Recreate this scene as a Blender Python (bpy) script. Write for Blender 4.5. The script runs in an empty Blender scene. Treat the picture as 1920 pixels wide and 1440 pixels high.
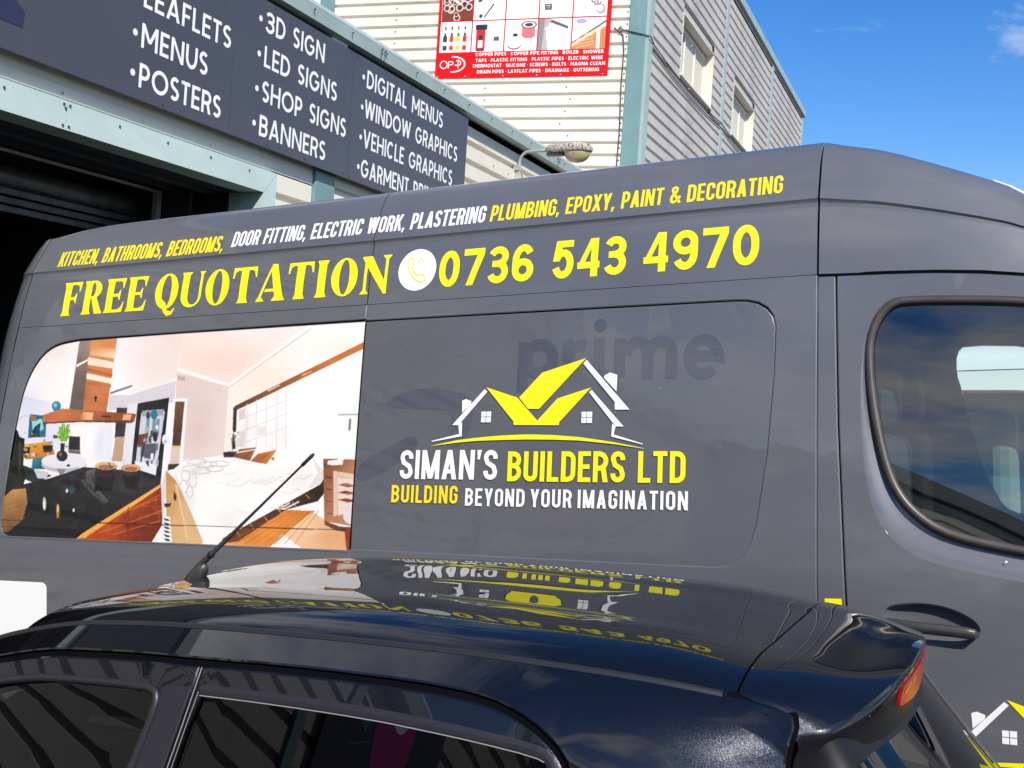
import bpy, bmesh, math, random
import numpy as np
from mathutils import Vector, Matrix
from mathutils.geometry import delaunay_2d_cdt, tessellate_polygon

rnd = random.Random(7)
SC = bpy.context.scene
COL = SC.collection
R = math.radians

# ------------------------------------------------------------------ camera
CAM_Z = 1.80
roll = math.atan(0.066)
cr, sr = math.cos(roll), math.sin(roll)
cam_data = bpy.data.cameras.new("camera")
cam = bpy.data.objects.new("camera", cam_data)
COL.objects.link(cam)
cam_data.sensor_fit = 'HORIZONTAL'
cam_data.sensor_width = 36.0
cam_data.lens = 39.375
cam_data.clip_start = 0.05
cam_data.clip_end = 2000.0
cam.matrix_world = Matrix(((cr, -sr, 0, 0), (0, 0, -1, 0), (sr, cr, 0, CAM_Z), (0, 0, 0, 1)))
SC.camera = cam

# ------------------------------------------------------------------ sky and sun
SUN_EL = R(42.0)
SUN_AZ = R(-71.0)                      # direction towards the sun, from +X
sun_vec = Vector((math.cos(SUN_EL) * math.cos(SUN_AZ), math.cos(SUN_EL) * math.sin(SUN_AZ), math.sin(SUN_EL)))
world = bpy.data.worlds.new("World")
SC.world = world
world.use_nodes = True
wn, wl = world.node_tree.nodes, world.node_tree.links
wn.clear()
w_out = wn.new('ShaderNodeOutputWorld')
w_bg = wn.new('ShaderNodeBackground')
w_bg.inputs['Strength'].default_value = 0.12
w_sky = wn.new('ShaderNodeTexSky')
w_sky.sky_type = 'NISHITA'
w_sky.sun_disc = False
w_sky.sun_elevation = SUN_EL
w_sky.sun_rotation = math.pi / 2 - SUN_AZ
w_sky.altitude = 0
w_sky.air_density = 1.1
w_sky.dust_density = 0.0
w_sky.ozone_density = 3.0
w_tc = wn.new('ShaderNodeTexCoord')
w_sep = wn.new('ShaderNodeSeparateXYZ')
wl.new(w_tc.outputs['Generated'], w_sep.inputs[0])
w_add = wn.new('ShaderNodeMath'); w_add.operation = 'ADD'; w_add.inputs[1].default_value = 0.12
wl.new(w_sep.outputs['Z'], w_add.inputs[0])
w_div = wn.new('ShaderNodeVectorMath'); w_div.operation = 'DIVIDE'
w_cmb = wn.new('ShaderNodeCombineXYZ')
for k in range(3):
    wl.new(w_add.outputs[0], w_cmb.inputs[k])
wl.new(w_tc.outputs['Generated'], w_div.inputs[0]); wl.new(w_cmb.outputs[0], w_div.inputs[1])
w_noise = wn.new('ShaderNodeTexNoise')
w_noise.inputs['Scale'].default_value = 1.05
w_noise.inputs['Detail'].default_value = 8
w_noise.inputs['Roughness'].default_value = 0.56
w_noise.inputs['Distortion'].default_value = 0.25
w_map = wn.new('ShaderNodeMapping')
w_map.inputs['Location'].default_value = (-13.62, 11.89, -14.45)
wl.new(w_div.outputs[0], w_map.inputs[0]); wl.new(w_map.outputs[0], w_noise.inputs['Vector'])
w_ramp = wn.new('ShaderNodeValToRGB')
w_ramp.color_ramp.elements[0].position = 0.51
w_ramp.color_ramp.elements[1].position = 0.64
wl.new(w_noise.outputs['Fac'], w_ramp.inputs[0])
w_low = wn.new('ShaderNodeMath'); w_low.operation = 'GREATER_THAN'; w_low.inputs[1].default_value = 0.0
wl.new(w_sep.outputs['Z'], w_low.inputs[0])
w_fac = wn.new('ShaderNodeMath'); w_fac.operation = 'MULTIPLY'
wl.new(w_ramp.outputs[0], w_fac.inputs[0]); wl.new(w_low.outputs[0], w_fac.inputs[1])
w_mix = wn.new('ShaderNodeMix'); w_mix.data_type = 'RGBA'
wl.new(w_fac.outputs[0], w_mix.inputs['Factor'])
w_sat = wn.new('ShaderNodeHueSaturation'); w_sat.inputs['Saturation'].default_value = 1.40; w_sat.inputs['Hue'].default_value = 0.512
wl.new(w_sky.outputs[0], w_sat.inputs['Color'])
w_hi = wn.new('ShaderNodeMapRange'); w_hi.interpolation_type = 'SMOOTHSTEP'; w_hi.inputs[1].default_value = 0.02; w_hi.inputs[2].default_value = 0.22
wl.new(w_sep.outputs['Z'], w_hi.inputs[0])
w_hmix = wn.new('ShaderNodeMix'); w_hmix.data_type = 'RGBA'
wl.new(w_hi.outputs[0], w_hmix.inputs['Factor']); wl.new(w_sky.outputs[0], w_hmix.inputs[6]); wl.new(w_sat.outputs[0], w_hmix.inputs[7])
wl.new(w_hmix.outputs[2], w_mix.inputs[6]); w_mix.inputs[7].default_value = (6.6, 6.7, 6.9, 1)
wl.new(w_mix.outputs[2], w_bg.inputs[0]); wl.new(w_bg.outputs[0], w_out.inputs[0])

sun_data = bpy.data.lights.new("sun", 'SUN')
sun_data.energy = 4.6
sun_data.angle = R(0.53)
sun_data.color = (1.0, 0.945, 0.85)
sun = bpy.data.objects.new("sun", sun_data)
COL.objects.link(sun)
sun.rotation_euler = (-sun_vec).to_track_quat('-Z', 'Y').to_euler()
sun.location = (0, -5, 12)

SC.view_settings.view_transform = 'Standard'
SC.view_settings.look = 'None'
SC.view_settings.exposure = 0.42
SC.view_settings.gamma = 1.0
SC.view_settings.use_curve_mapping = False
SC.cycles.max_bounces = 10
SC.cycles.transparent_max_bounces = 16
SC.cycles.caustics_reflective = False
SC.cycles.caustics_refractive = False
SC.cycles.sample_clamp_indirect = 6.0

# ------------------------------------------------------------------ materials
def srgb(r, g, b):
    f = lambda c: c / 12.92 if c <= 0.04045 else ((c + 0.055) / 1.055) ** 2.4
    return tuple(f(v / 255.0) for v in (r, g, b))

def pbr(name, base, rough=0.5, metal=0.0, coat=0.0, coat_rough=0.03, spec=0.5, var=None, bump=None, dirt=None, flake=None, alpha=1.0):
    m = bpy.data.materials.new(name); m.use_nodes = True
    nt = m.node_tree; b = nt.nodes['Principled BSDF']
    b.inputs['Base Color'].default_value = (*base, 1)
    b.inputs['Roughness'].default_value = rough
    b.inputs['Metallic'].default_value = metal
    b.inputs['Coat Weight'].default_value = coat
    b.inputs['Coat Roughness'].default_value = coat_rough
    b.inputs['Specular IOR Level'].default_value = spec
    tc = nt.nodes.new('ShaderNodeTexCoord')
    col = None
    def noise(scale, detail=4, rough_=0.6, stretch=None):
        n = nt.nodes.new('ShaderNodeTexNoise')
        n.inputs['Scale'].default_value = scale; n.inputs['Detail'].default_value = detail; n.inputs['Roughness'].default_value = rough_
        if stretch:
            mp = nt.nodes.new('ShaderNodeMapping'); mp.inputs['Scale'].default_value = stretch
            nt.links.new(tc.outputs['Object'], mp.inputs[0]); nt.links.new(mp.outputs[0], n.inputs['Vector'])
        else:
            nt.links.new(tc.outputs['Object'], n.inputs['Vector'])
        return n
    def mixc(fac, a_sock, a_col, bcol):
        mx = nt.nodes.new('ShaderNodeMix'); mx.data_type = 'RGBA'
        nt.links.new(fac, mx.inputs['Factor'])
        if a_sock is not None: nt.links.new(a_sock, mx.inputs[6])
        else: mx.inputs[6].default_value = (*a_col, 1)
        mx.inputs[7].default_value = (*bcol, 1)
        return mx.outputs[2]
    if var:
        n = noise(var[0], 5, 0.6, var[2] if len(var) > 2 else None)
        rp = nt.nodes.new('ShaderNodeMapRange'); rp.inputs[1].default_value = 0.35; rp.inputs[2].default_value = 0.68
        nt.links.new(n.outputs['Fac'], rp.inputs[0])
        col = mixc(rp.outputs[0], None, base, tuple(c * var[1] for c in base))
    if dirt:                                       # (scale, colour, low, high, stretch)
        n = noise(dirt[0], 6, 0.7, dirt[4] if len(dirt) > 4 else None)
        rp = nt.nodes.new('ShaderNodeMapRange'); rp.inputs[1].default_value = dirt[2]; rp.inputs[2].default_value = dirt[3]
        nt.links.new(n.outputs['Fac'], rp.inputs[0])
        col = mixc(rp.outputs[0], col, base, dirt[1])
    if col is not None: nt.links.new(col, b.inputs['Base Color'])
    if bump:                                       # (scale, strength, distance)
        n = noise(bump[0], 4, 0.55, bump[3] if len(bump) > 3 else None)
        bp = nt.nodes.new('ShaderNodeBump'); bp.inputs['Strength'].default_value = bump[1]; bp.inputs['Distance'].default_value = bump[2]
        nt.links.new(n.outputs['Fac'], bp.inputs['Height'])
        nt.links.new(bp.outputs[0], b.inputs['Normal'])
        if coat: nt.links.new(bp.outputs[0], b.inputs['Coat Normal'])
    if coat and dirt and not flake:                # smears dull the clear coat unevenly
        n = noise(3.1, 6, 0.7, (0.35, 1.0, 1.3))
        rp = nt.nodes.new('ShaderNodeMapRange'); rp.inputs[1].default_value = 0.42; rp.inputs[2].default_value = 0.75; rp.inputs[3].default_value = coat_rough; rp.inputs[4].default_value = coat_rough + 0.16
        nt.links.new(n.outputs['Fac'], rp.inputs[0]); nt.links.new(rp.outputs[0], b.inputs['Coat Roughness'])
    if flake:                                      # metallic flakes tilt the base layer only
        v = nt.nodes.new('ShaderNodeTexVoronoi'); v.inputs['Scale'].default_value = flake[0]
        nt.links.new(tc.outputs['Object'], v.inputs['Vector'])
        sub = nt.nodes.new('ShaderNodeVectorMath'); sub.operation = 'SUBTRACT'; sub.inputs[1].default_value = (0.5, 0.5, 0.5)
        nt.links.new(v.outputs['Color'], sub.inputs[0])
        scl = nt.nodes.new('ShaderNodeVectorMath'); scl.operation = 'SCALE'; scl.inputs['Scale'].default_value = flake[1]
        nt.links.new(sub.outputs[0], scl.inputs[0])
        geo = nt.nodes.new('ShaderNodeNewGeometry')
        ad = nt.nodes.new('ShaderNodeVectorMath'); ad.operation = 'ADD'
        nt.links.new(geo.outputs['Normal'], ad.inputs[0]); nt.links.new(scl.outputs[0], ad.inputs[1])
        nm = nt.nodes.new('ShaderNodeVectorMath'); nm.operation = 'NORMALIZE'
        nt.links.new(ad.outputs[0], nm.inputs[0]); nt.links.new(nm.outputs[0], b.inputs['Normal'])
    return m

def glass(name, tint, ior=1.6, rough=0.0, spec_col=(1, 1, 1)):
    m = bpy.data.materials.new(name); m.use_nodes = True
    nt = m.node_tree; nt.nodes.clear()
    out = nt.nodes.new('ShaderNodeOutputMaterial')
    tr = nt.nodes.new('ShaderNodeBsdfTransparent'); tr.inputs[0].default_value = (*tint, 1)
    gl = nt.nodes.new('ShaderNodeBsdfGlossy'); gl.inputs['Roughness'].default_value = rough; gl.inputs[0].default_value = (*spec_col, 1)
    fr = nt.nodes.new('ShaderNodeFresnel'); fr.inputs[0].default_value = ior
    ge = nt.nodes.new('ShaderNodeNewGeometry'); mr = nt.nodes.new('ShaderNodeMapRange')      # same reflectance on both faces of a pane
    mr.inputs[3].default_value = ior; mr.inputs[4].default_value = 1.0 / ior
    nt.links.new(ge.outputs['Backfacing'], mr.inputs[0]); nt.links.new(mr.outputs[0], fr.inputs[0])
    mx = nt.nodes.new('ShaderNodeMixShader')
    nt.links.new(fr.outputs[0], mx.inputs[0]); nt.links.new(tr.outputs[0], mx.inputs[1]); nt.links.new(gl.outputs[0], mx.inputs[2])
    nt.links.new(mx.outputs[0], out.inputs[0])
    return m

def vcol_mat(name, rough=0.35, coat=0.3):
    m = bpy.data.materials.new(name); m.use_nodes = True
    nt = m.node_tree; b = nt.nodes['Principled BSDF']
    a = nt.nodes.new('ShaderNodeVertexColor'); a.layer_name = 'ink'
    nt.links.new(a.outputs[0], b.inputs['Base Color'])
    b.inputs['Roughness'].default_value = rough; b.inputs['Coat Weight'].default_value = coat
    return m

M = {}
M['van_paint'] = pbr('grey_van_paint', (0.108, 0.112, 0.125), 0.42, 0, 1.0, 0.03, 0.4, var=(1.1, 0.86), dirt=(2.2, (0.125, 0.127, 0.137), 0.48, 0.74, (0.5, 1, 2.0)), bump=(1.5, 0.10, 0.05))
M['van_panel'] = pbr('grey_panel_paint', (0.098, 0.102, 0.115), 0.42, 0, 1.0, 0.03, 0.4, var=(1.5, 0.86), dirt=(4.0, (0.112, 0.113, 0.123), 0.55, 0.85, (0.3, 1, 1.6)), bump=(1.7, 0.10, 0.05))
M['ghost'] = pbr('unfaded_logo_ghost', (0.064, 0.069, 0.088), 0.36, 0, 1.0, 0.03, 0.4, var=(6, 1.12))
M['ghost2'] = pbr('rubbed_ghost', (0.100, 0.102, 0.112), 0.5, 0, 0.9, 0.06, 0.4)
M['black_gap'] = pbr('gap_and_shade_black', (0.004, 0.004, 0.005), 1.0, spec=0.0)
M['rubber'] = pbr('window_rubber', (0.050, 0.043, 0.038), 0.40, var=(9, 1.5))
M['black_plastic'] = pbr('black_plastic', (0.034, 0.032, 0.031), 0.40, var=(40, 1.3))
M['satin_black'] = pbr('satin_black', (0.012, 0.012, 0.014), 0.35)
M['interior'] = pbr('cab_interior', (0.02, 0.02, 0.022), 0.8)
M['white_vinyl'] = pbr('white_vinyl', (0.84, 0.84, 0.83), 0.35, 0, 0.3, 0.1)
M['yellow_vinyl'] = pbr('yellow_vinyl', (0.88, 0.80, 0.004), 0.35, 0, 0.3, 0.1)
M['amber_vinyl'] = pbr('yellow_vinyl_reddish', (0.88, 0.66, 0.012), 0.35, 0, 0.3, 0.1)
M['outline_brown'] = pbr('vinyl_edge', (0.10, 0.045, 0.010), 0.5)
M['print'] = vcol_mat('printed_picture', 0.32, 0.5)
M['print_matt'] = vcol_mat('printed_banner', 0.45, 0.1)
M['van_glass'] = glass('cab_glass', (0.80, 0.90, 0.86), 2.0)
M['car_glass'] = glass('tinted_car_glass', (0.045, 0.055, 0.052), 1.46)
M['rear_glass'] = glass('rear_screen_glass', (0.06, 0.07, 0.07), 1.40)
M['under_black'] = pbr('spoiler_under_black', (0.007, 0.007, 0.008), 0.45, spec=0.25)
M['car_paint'] = pbr('black_metallic_car_paint', (0.026, 0.0265, 0.030), 0.30, 0.85, 1.0, 0.005, 0.5, flake=(1500, 0.22))
M['car_paint'].node_tree.nodes['Principled BSDF'].inputs['Specular Tint'].default_value = (0.06, 0.06, 0.07, 1)
M['car_gloss'] = pbr('gloss_black_trim', (0.006, 0.006, 0.008), 0.2, 0, 1.0, 0.01)
M['car_matte'] = pbr('matt_black_pillar', (0.016, 0.015, 0.019), 0.42, var=(60, 1.2))
M['moulding'] = pbr('roof_moulding', (0.016, 0.016, 0.017), 0.45)
M['chrome'] = pbr('bright_trim_and_glint', (0.42, 0.42, 0.43), 0.35, 0.6)
M['red_lens'] = pbr('red_lamp_lens', (0.30, 0.003, 0.008), 0.30, 0, 0.15, 0.15, 0.3)
M['amber_lens'] = pbr('lamp_reflector', (0.50, 0.035, 0.01), 0.25, 0.0, 0.15, 0.1)
M['tyre'] = pbr('tyre', (0.02, 0.02, 0.02), 0.85)
M['rim'] = pbr('rim', (0.35, 0.35, 0.36), 0.3, 0.9)
M['white_paint'] = pbr('white_van_paint', (0.78, 0.79, 0.78), 0.35, 0, 1.0, 0.03, var=(2, 0.95))
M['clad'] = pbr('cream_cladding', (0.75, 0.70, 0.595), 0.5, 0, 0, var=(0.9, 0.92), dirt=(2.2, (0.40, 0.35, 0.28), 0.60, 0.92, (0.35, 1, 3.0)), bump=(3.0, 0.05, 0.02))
M['clad_grey'] = pbr('grey_cladding', (0.53, 0.50, 0.465), 0.5, 0, 0, var=(0.8, 0.86), dirt=(1.4, (0.30, 0.275, 0.25), 0.52, 0.85, (0.3, 1, 1.6)), bump=(3.0, 0.05, 0.02))  # greyer, darker base than the cream cladding
M['teal'] = pbr('teal_flashing', (0.355, 0.450, 0.430), 0.42, 0, 0.15, 0.2, var=(1.6, 0.86), dirt=(5, (0.40, 0.47, 0.43), 0.52, 0.85, (0.5, 1, 1.3)), bump=(2.5, 0.05, 0.02))
M['teal_pale'] = pbr('chalky_teal_flashing', (0.50, 0.615, 0.575), 0.5, 0, 0.1, 0.25, var=(1.3, 0.88), dirt=(4, (0.40, 0.50, 0.47), 0.5, 0.85, (0.5, 1, 1.6)), bump=(2.5, 0.05, 0.02))
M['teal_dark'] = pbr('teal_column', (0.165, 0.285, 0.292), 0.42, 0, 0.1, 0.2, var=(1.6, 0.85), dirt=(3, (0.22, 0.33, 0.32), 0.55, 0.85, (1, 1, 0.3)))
M['sign_grey'] = pbr('sign_board', (0.058, 0.058, 0.074), 0.40, 0, 0.2, 0.15, var=(1.2, 0.9), dirt=(5.5, (0.036, 0.036, 0.046), 0.55, 0.80, (2.2, 1, 0.22)))
M['sign_navy'] = pbr('sign_navy', (0.022, 0.022, 0.06), 0.4)
M['letter_white'] = pbr('sign_letters', (0.82, 0.81, 0.80), 0.4)
M['banner_red'] = pbr('banner_red', (0.66, 0.003, 0.006), 0.6, 0, 0, spec=0.2)
M['bolt'] = pbr('fixing', (0.05, 0.045, 0.04), 0.5)
M['bolt_pale'] = pbr('pale_fixing', (0.55, 0.52, 0.46), 0.5)
M['dark_void'] = pbr('unlit_interior', (0.012, 0.012, 0.014), 0.9)  # near-black base puts the shade of the open workshop into its surfaces
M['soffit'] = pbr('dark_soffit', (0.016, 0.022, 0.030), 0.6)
M['steel'] = pbr('roller_steel', (0.10, 0.105, 0.105), 0.45, 0.6, dirt=(6, (0.03, 0.03, 0.03), 0.45, 0.8))
M['galv'] = pbr('galvanised_tube', (0.50, 0.49, 0.46), 0.4, 0.3, var=(14, 0.7))
M['lichen'] = pbr('lichen_crusted_cover', (0.62, 0.56, 0.48), 0.8, var=(30, 0.7), dirt=(34, (0.10, 0.06, 0.04), 0.47, 0.58), bump=(40, 0.4, 0.01))
M['lamp_bowl'] = pbr('yellowed_lamp_bowl', (0.46, 0.36, 0.20), 0.18, 0, 0.6, 0.05, var=(12, 0.75))
M['pvc'] = pbr('white_window_frame', (0.74, 0.72, 0.66), 0.4)
M['reveal'] = pbr('window_reveal', (0.70, 0.66, 0.58), 0.5, var=(3, 0.9))
M['pane'] = pbr('window_pane', (0.20, 0.23, 0.25), 0.05, 0, 0, spec=0.9, var=(1.2, 1.6))
M['blind'] = pbr('window_blind', (0.62, 0.58, 0.48), 0.6, var=(6, 0.9, (4, 4, 0.3)))
M['cable'] = pbr('cable', (0.04, 0.035, 0.03), 0.6)
M['asphalt'] = pbr('asphalt', (0.055, 0.053, 0.050), 0.9, var=(3, 0.75), dirt=(0.6, (0.085, 0.08, 0.072), 0.5, 0.8), bump=(120, 0.5, 0.01))
M['roof_sheet'] = pbr('roof_sheet', (0.30, 0.31, 0.31), 0.6, var=(1, 0.85))
M['brown_clad'] = pbr('dull_cladding', (0.42, 0.39, 0.36), 0.5, var=(0.8, 0.85))
M['magenta'] = pbr('magenta_print', (0.42, 0.03, 0.20), 0.5)
M['cyan_print'] = pbr('cyan_print', (0.03, 0.20, 0.28), 0.5)

# ------------------------------------------------------------------ mesh helpers
def tag(o, label=None, cat=None, group=None, kind=None):
    if label: o['label'] = label
    if cat: o['category'] = cat
    if group: o['group'] = group
    if kind: o['kind'] = kind
    return o

def empty(name, mat=None, parent=None):
    o = bpy.data.objects.new(name, None); COL.objects.link(o)
    o.empty_display_size = 0.2
    if mat is not None: o.matrix_world = mat
    if parent: o.parent = parent
    return o

def mobj(name, verts, faces, mat, parent=None, smooth=False):
    me = bpy.data.meshes.new(name)
    me.from_pydata([tuple(map(float, v)) for v in verts], [], [tuple(map(int, f)) for f in faces])
    me.validate()
    if isinstance(mat, str): mat = M[mat]
    me.materials.append(mat)
    if smooth:
        me.polygons.foreach_set('use_smooth', [True] * len(me.polygons))
        if smooth != True: me.set_sharp_from_angle(angle=R(smooth))
    o = bpy.data.objects.new(name, me); COL.objects.link(o)
    if parent: o.parent = parent
    return o

def join(*ms):
    V, F = [], []
    for v, f in ms:
        n = len(V); V += list(v); F += [tuple(i + n for i in q) for q in f]
    return V, F

def boxg(x0, x1, y0, y1, z0, z1):
    v = [(x, y, z) for x in (x0, x1) for y in (y0, y1) for z in (z0, z1)]
    return v, [(0, 1, 3, 2), (4, 6, 7, 5), (0, 4, 5, 1), (2, 3, 7, 6), (0, 2, 6, 4), (1, 5, 7, 3)]

def boxb(x0, x1, y0, y1, z0, z1, b=0.006):
    """box with chamfered edges"""
    bm = bmesh.new(); bmesh.ops.create_cube(bm, size=1)
    for v in bm.verts:
        v.co = Vector(((x0 + x1) / 2 + v.co.x * (x1 - x0), (y0 + y1) / 2 + v.co.y * (y1 - y0), (z0 + z1) / 2 + v.co.z * (z1 - z0)))
    bmesh.ops.bevel(bm, geom=list(bm.edges), offset=b, segments=2, affect='EDGES', profile=0.6)
    bm.verts.index_update()
    v = [tuple(q.co) for q in bm.verts]; f = [tuple(q.index for q in p.verts) for p in bm.faces]
    bm.free(); return v, f

def tubeg(pts, r, n=10, cap=True, flat=None):
    """tube along points, r a number or a list"""
    pts = [Vector(p) for p in pts]; V, F = [], []
    up = Vector((0, 0, 1)); prev = None
    for i, p in enumerate(pts):
        t = (pts[min(i + 1, len(pts) - 1)] - pts[max(i - 1, 0)]).normalized()
        if prev is None:
            a = t.cross(up)
            if a.length < 1e-3: a = t.cross(Vector((1, 0, 0)))
            a.normalize()
        else:
            a = (prev - t * prev.dot(t)).normalized()
        prev = a; b = t.cross(a)
        rr = r[i] if isinstance(r, (list, tuple)) else r
        for k in range(n):
            an = 2 * math.pi * k / n
            V.append(tuple(p + a * (rr * math.cos(an)) + b * (rr * math.sin(an))))
    for i in range(len(pts) - 1):
        for k in range(n):
            k2 = (k + 1) % n
            F.append((i * n + k, i * n + k2, (i + 1) * n + k2, (i + 1) * n + k))
    if cap:
        F.append(tuple(range(n))[::-1]); F.append(tuple((len(pts) - 1) * n + k for k in range(n)))
    return V, F

def gridg(rows):
    """rows: list of equally long point lists"""
    n = len(rows[0]); V = [p for r in rows for p in r]; F = []
    for i in range(len(rows) - 1):
        for k in range(n - 1):
            F.append((i * n + k, i * n + k + 1, (i + 1) * n + k + 1, (i + 1) * n + k))
    return V, F

def latheg(prof, n=32):
    """prof: (radius, y) pairs, axis along y"""
    rows = []
    for i in range(n + 1):
        a = 2 * math.pi * i / n
        rows.append([(r * math.cos(a), y, r * math.sin(a)) for r, y in prof])
    return gridg(rows)

def inpoly(px, py, poly):
    ins = np.zeros(px.shape, bool); n = len(poly)
    for i in range(n):
        x0, y0 = poly[i]; x1, y1 = poly[(i + 1) % n]
        if y0 == y1: continue
        c = ((y0 > py) != (y1 > py)) & (px < (x1 - x0) * (py - y0) / (y1 - y0) + x0)
        ins ^= c
    return ins

def resample(poly, step, closed=True):
    out = []; n = len(poly)
    for i in range(n if closed else n - 1):
        a = poly[i]; b = poly[(i + 1) % n]
        d = math.hypot(b[0] - a[0], b[1] - a[1]); k = max(1, int(math.ceil(d / step)))
        for j in range(k): out.append((a[0] + (b[0] - a[0]) * j / k, a[1] + (b[1] - a[1]) * j / k))
    if not closed: out.append(tuple(poly[-1]))
    return out

def smooth_poly(p, it=2, closed=True):
    for _ in range(it):
        q = []; n = len(p)
        for i in range(n if closed else n - 1):
            a, b = p[i], p[(i + 1) % n]
            q += [(a[0] * .75 + b[0] * .25, a[1] * .75 + b[1] * .25), (a[0] * .25 + b[0] * .75, a[1] * .25 + b[1] * .75)]
        if not closed: q = [tuple(p[0])] + q[1:-1] + [tuple(p[-1])]
        p = q
    return p

def plateg(outer, holes, mapf, step=0.08, skirt=0.012, bevel=0.0035, bstep=None):
    """sheet over a 2-d outline with holes, laid on the surface mapf(a, b, off), with a turned-in edge"""
    loops = [resample(l, bstep or step) for l in [outer] + list(holes)]
    P = []; E = []
    for l in loops:
        n0 = len(P); P += l; E += [(n0 + i, n0 + (i + 1) % len(l)) for i in range(len(l))]
    arr = np.array(P)
    x0, y0 = arr.min(0); x1, y1 = arr.max(0)
    gx, gy = np.meshgrid(np.arange(x0 + step / 2, x1, step), np.arange(y0 + step / 2, y1, step))
    gx, gy = gx.ravel(), gy.ravel()
    ok = inpoly(gx, gy, loops[0])
    for l in loops[1:]: ok &= ~inpoly(gx, gy, l)
    gx, gy = gx[ok], gy[ok]
    if len(gx):
        d = np.min((gx[:, None] - arr[None, :, 0]) ** 2 + (gy[:, None] - arr[None, :, 1]) ** 2, axis=1)
        k = d > (0.45 * step) ** 2
        P = P + list(zip(gx[k].tolist(), gy[k].tolist()))
    r = delaunay_2d_cdt([Vector(p) for p in P], E, [], 0, 1e-7)
    vs, fs = r[0], r[2]
    cx = np.array([sum(vs[i].x for i in f) / len(f) for f in fs]); cy = np.array([sum(vs[i].y for i in f) / len(f) for f in fs])
    ok = inpoly(cx, cy, loops[0])
    for l in loops[1:]: ok &= ~inpoly(cx, cy, l)
    F = [tuple(f) for f, o in zip(fs, ok) if o]
    V = [tuple(mapf(v.x, v.y, 0.0)) for v in vs]
    if skirt:
        for l, inner in zip(loops, [False] + [True] * (len(loops) - 1)):
            n0 = len(V); n = len(l)
            area = sum(l[i][0] * l[(i + 1) % n][1] - l[(i + 1) % n][0] * l[i][1] for i in range(n))
            sg = (1 if area > 0 else -1) * (-1 if inner else 1)
            for dep, sh in ((0, 0), (-bevel * 0.6, bevel), (-skirt, bevel)):
                for i in range(n):
                    ax_, ay_ = l[i - 1]; bx, by = l[(i + 1) % n]
                    dx, dy = bx - ax_, by - ay_; L_ = math.hypot(dx, dy) or 1
                    V.append(tuple(mapf(l[i][0] + dy / L_ * sh * sg, l[i][1] - dx / L_ * sh * sg, dep)))
            for ring in range(2):
                for i in range(n):
                    j = (i + 1) % n
                    F.append((n0 + ring * n + i, n0 + ring * n + j, n0 + (ring + 1) * n + j, n0 + (ring + 1) * n + i))
    return V, F

def offset_curve(c, d):
    out = []
    for i in range(len(c)):
        a, b = c[max(i - 1, 0)], c[min(i + 1, len(c) - 1)]
        dx, dy = b[0] - a[0], b[1] - a[1]; L_ = math.hypot(dx, dy) or 1
        out.append((c[i][0] - dy / L_ * d, c[i][1] + dx / L_ * d))
    return out

def stripg(curve, w, mapf, off=0.0, closed=False, hump=0.0):
    """flat (or humped) ribbon along a 2-d curve on a surface"""
    rows = []; n = len(curve)
    for i in range(n):
        a = curve[i - 1] if (i or closed) else curve[0]; b = curve[(i + 1) % n] if (i < n - 1 or closed) else curve[-1]
        dx, dy = b[0] - a[0], b[1] - a[1]; L_ = math.hypot(dx, dy) or 1
        nx, ny = -dy / L_, dx / L_
        ks = (-1, 1) if not hump else (-1, -0.7, 0, 0.7, 1)
        rows.append([tuple(mapf(curve[i][0] + nx * w / 2 * k, curve[i][1] + ny * w / 2 * k, off + hump * (1 - k * k))) for k in ks])
    if closed: rows.append(rows[0])
    return gridg(rows)

# ------------------------------------------------------------------ lettering
def arc(cx, cy, rx, ry, a0, a1, n=10):
    return [(cx + rx * math.cos(R(a0 + (a1 - a0) * i / n)), cy + ry * math.sin(R(a0 + (a1 - a0) * i / n))) for i in range(n + 1)]

def stroke(pts, t, closed=False):
    n = len(pts); Lp, Rp = [], []
    for i in range(n):
        if closed: a, b, c = pts[i - 1], pts[i], pts[(i + 1) % n]
        else: a, b, c = pts[max(i - 1, 0)], pts[i], pts[min(i + 1, n - 1)]
        def nrm(p, q):
            d = math.hypot(q[0] - p[0], q[1] - p[1])
            return (-(q[1] - p[1]) / d, (q[0] - p[0]) / d) if d > 1e-9 else None
        n1, n2 = nrm(a, b), nrm(b, c)
        n1 = n1 or n2; n2 = n2 or n1
        mx, my = n1[0] + n2[0], n1[1] + n2[1]; l2 = mx * mx + my * my
        k = min(2.0 / l2, 1.6) if l2 > 1e-6 else 0.5
        if l2 > 1e-6: mx, my = mx * k, my * k
        else: mx, my = n1
        Lp.append((b[0] + mx * t / 2, b[1] + my * t / 2)); Rp.append((b[0] - mx * t / 2, b[1] - my * t / 2))
    q = [[Lp[i], Rp[i], Rp[i + 1], Lp[i + 1]] for i in range(n - 1)]
    if closed: q.append([Lp[-1], Rp[-1], Rp[0], Lp[0]])
    return ('S', q)

def rect(x0, y0, x1, y1): return ('P', [(x0, y0), (x1, y0), (x1, y1), (x0, y1)])

WID = dict(A=.46, B=.43, C=.41, D=.43, E=.37, F=.35, G=.42, H=.44, I=.0, K=.45, L=.35, M=.56, N=.46, O=.43, P=.41, R=.44, S=.41, T=.39, U=.43, V=.45, W=.66, X=.47, Y=.45)
WGEO = dict(A=.62, B=.50, C=.62, D=.58, E=.42, F=.40, G=.70, H=.60, I=.0, K=.55, L=.38, M=.74, N=.62, O=.78, P=.48, R=.50, S=.44, T=.44, U=.58, V=.62, W=.90, X=.56, Y=.56)
WDIG = {c: .56 for c in '0123456789'}

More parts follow.
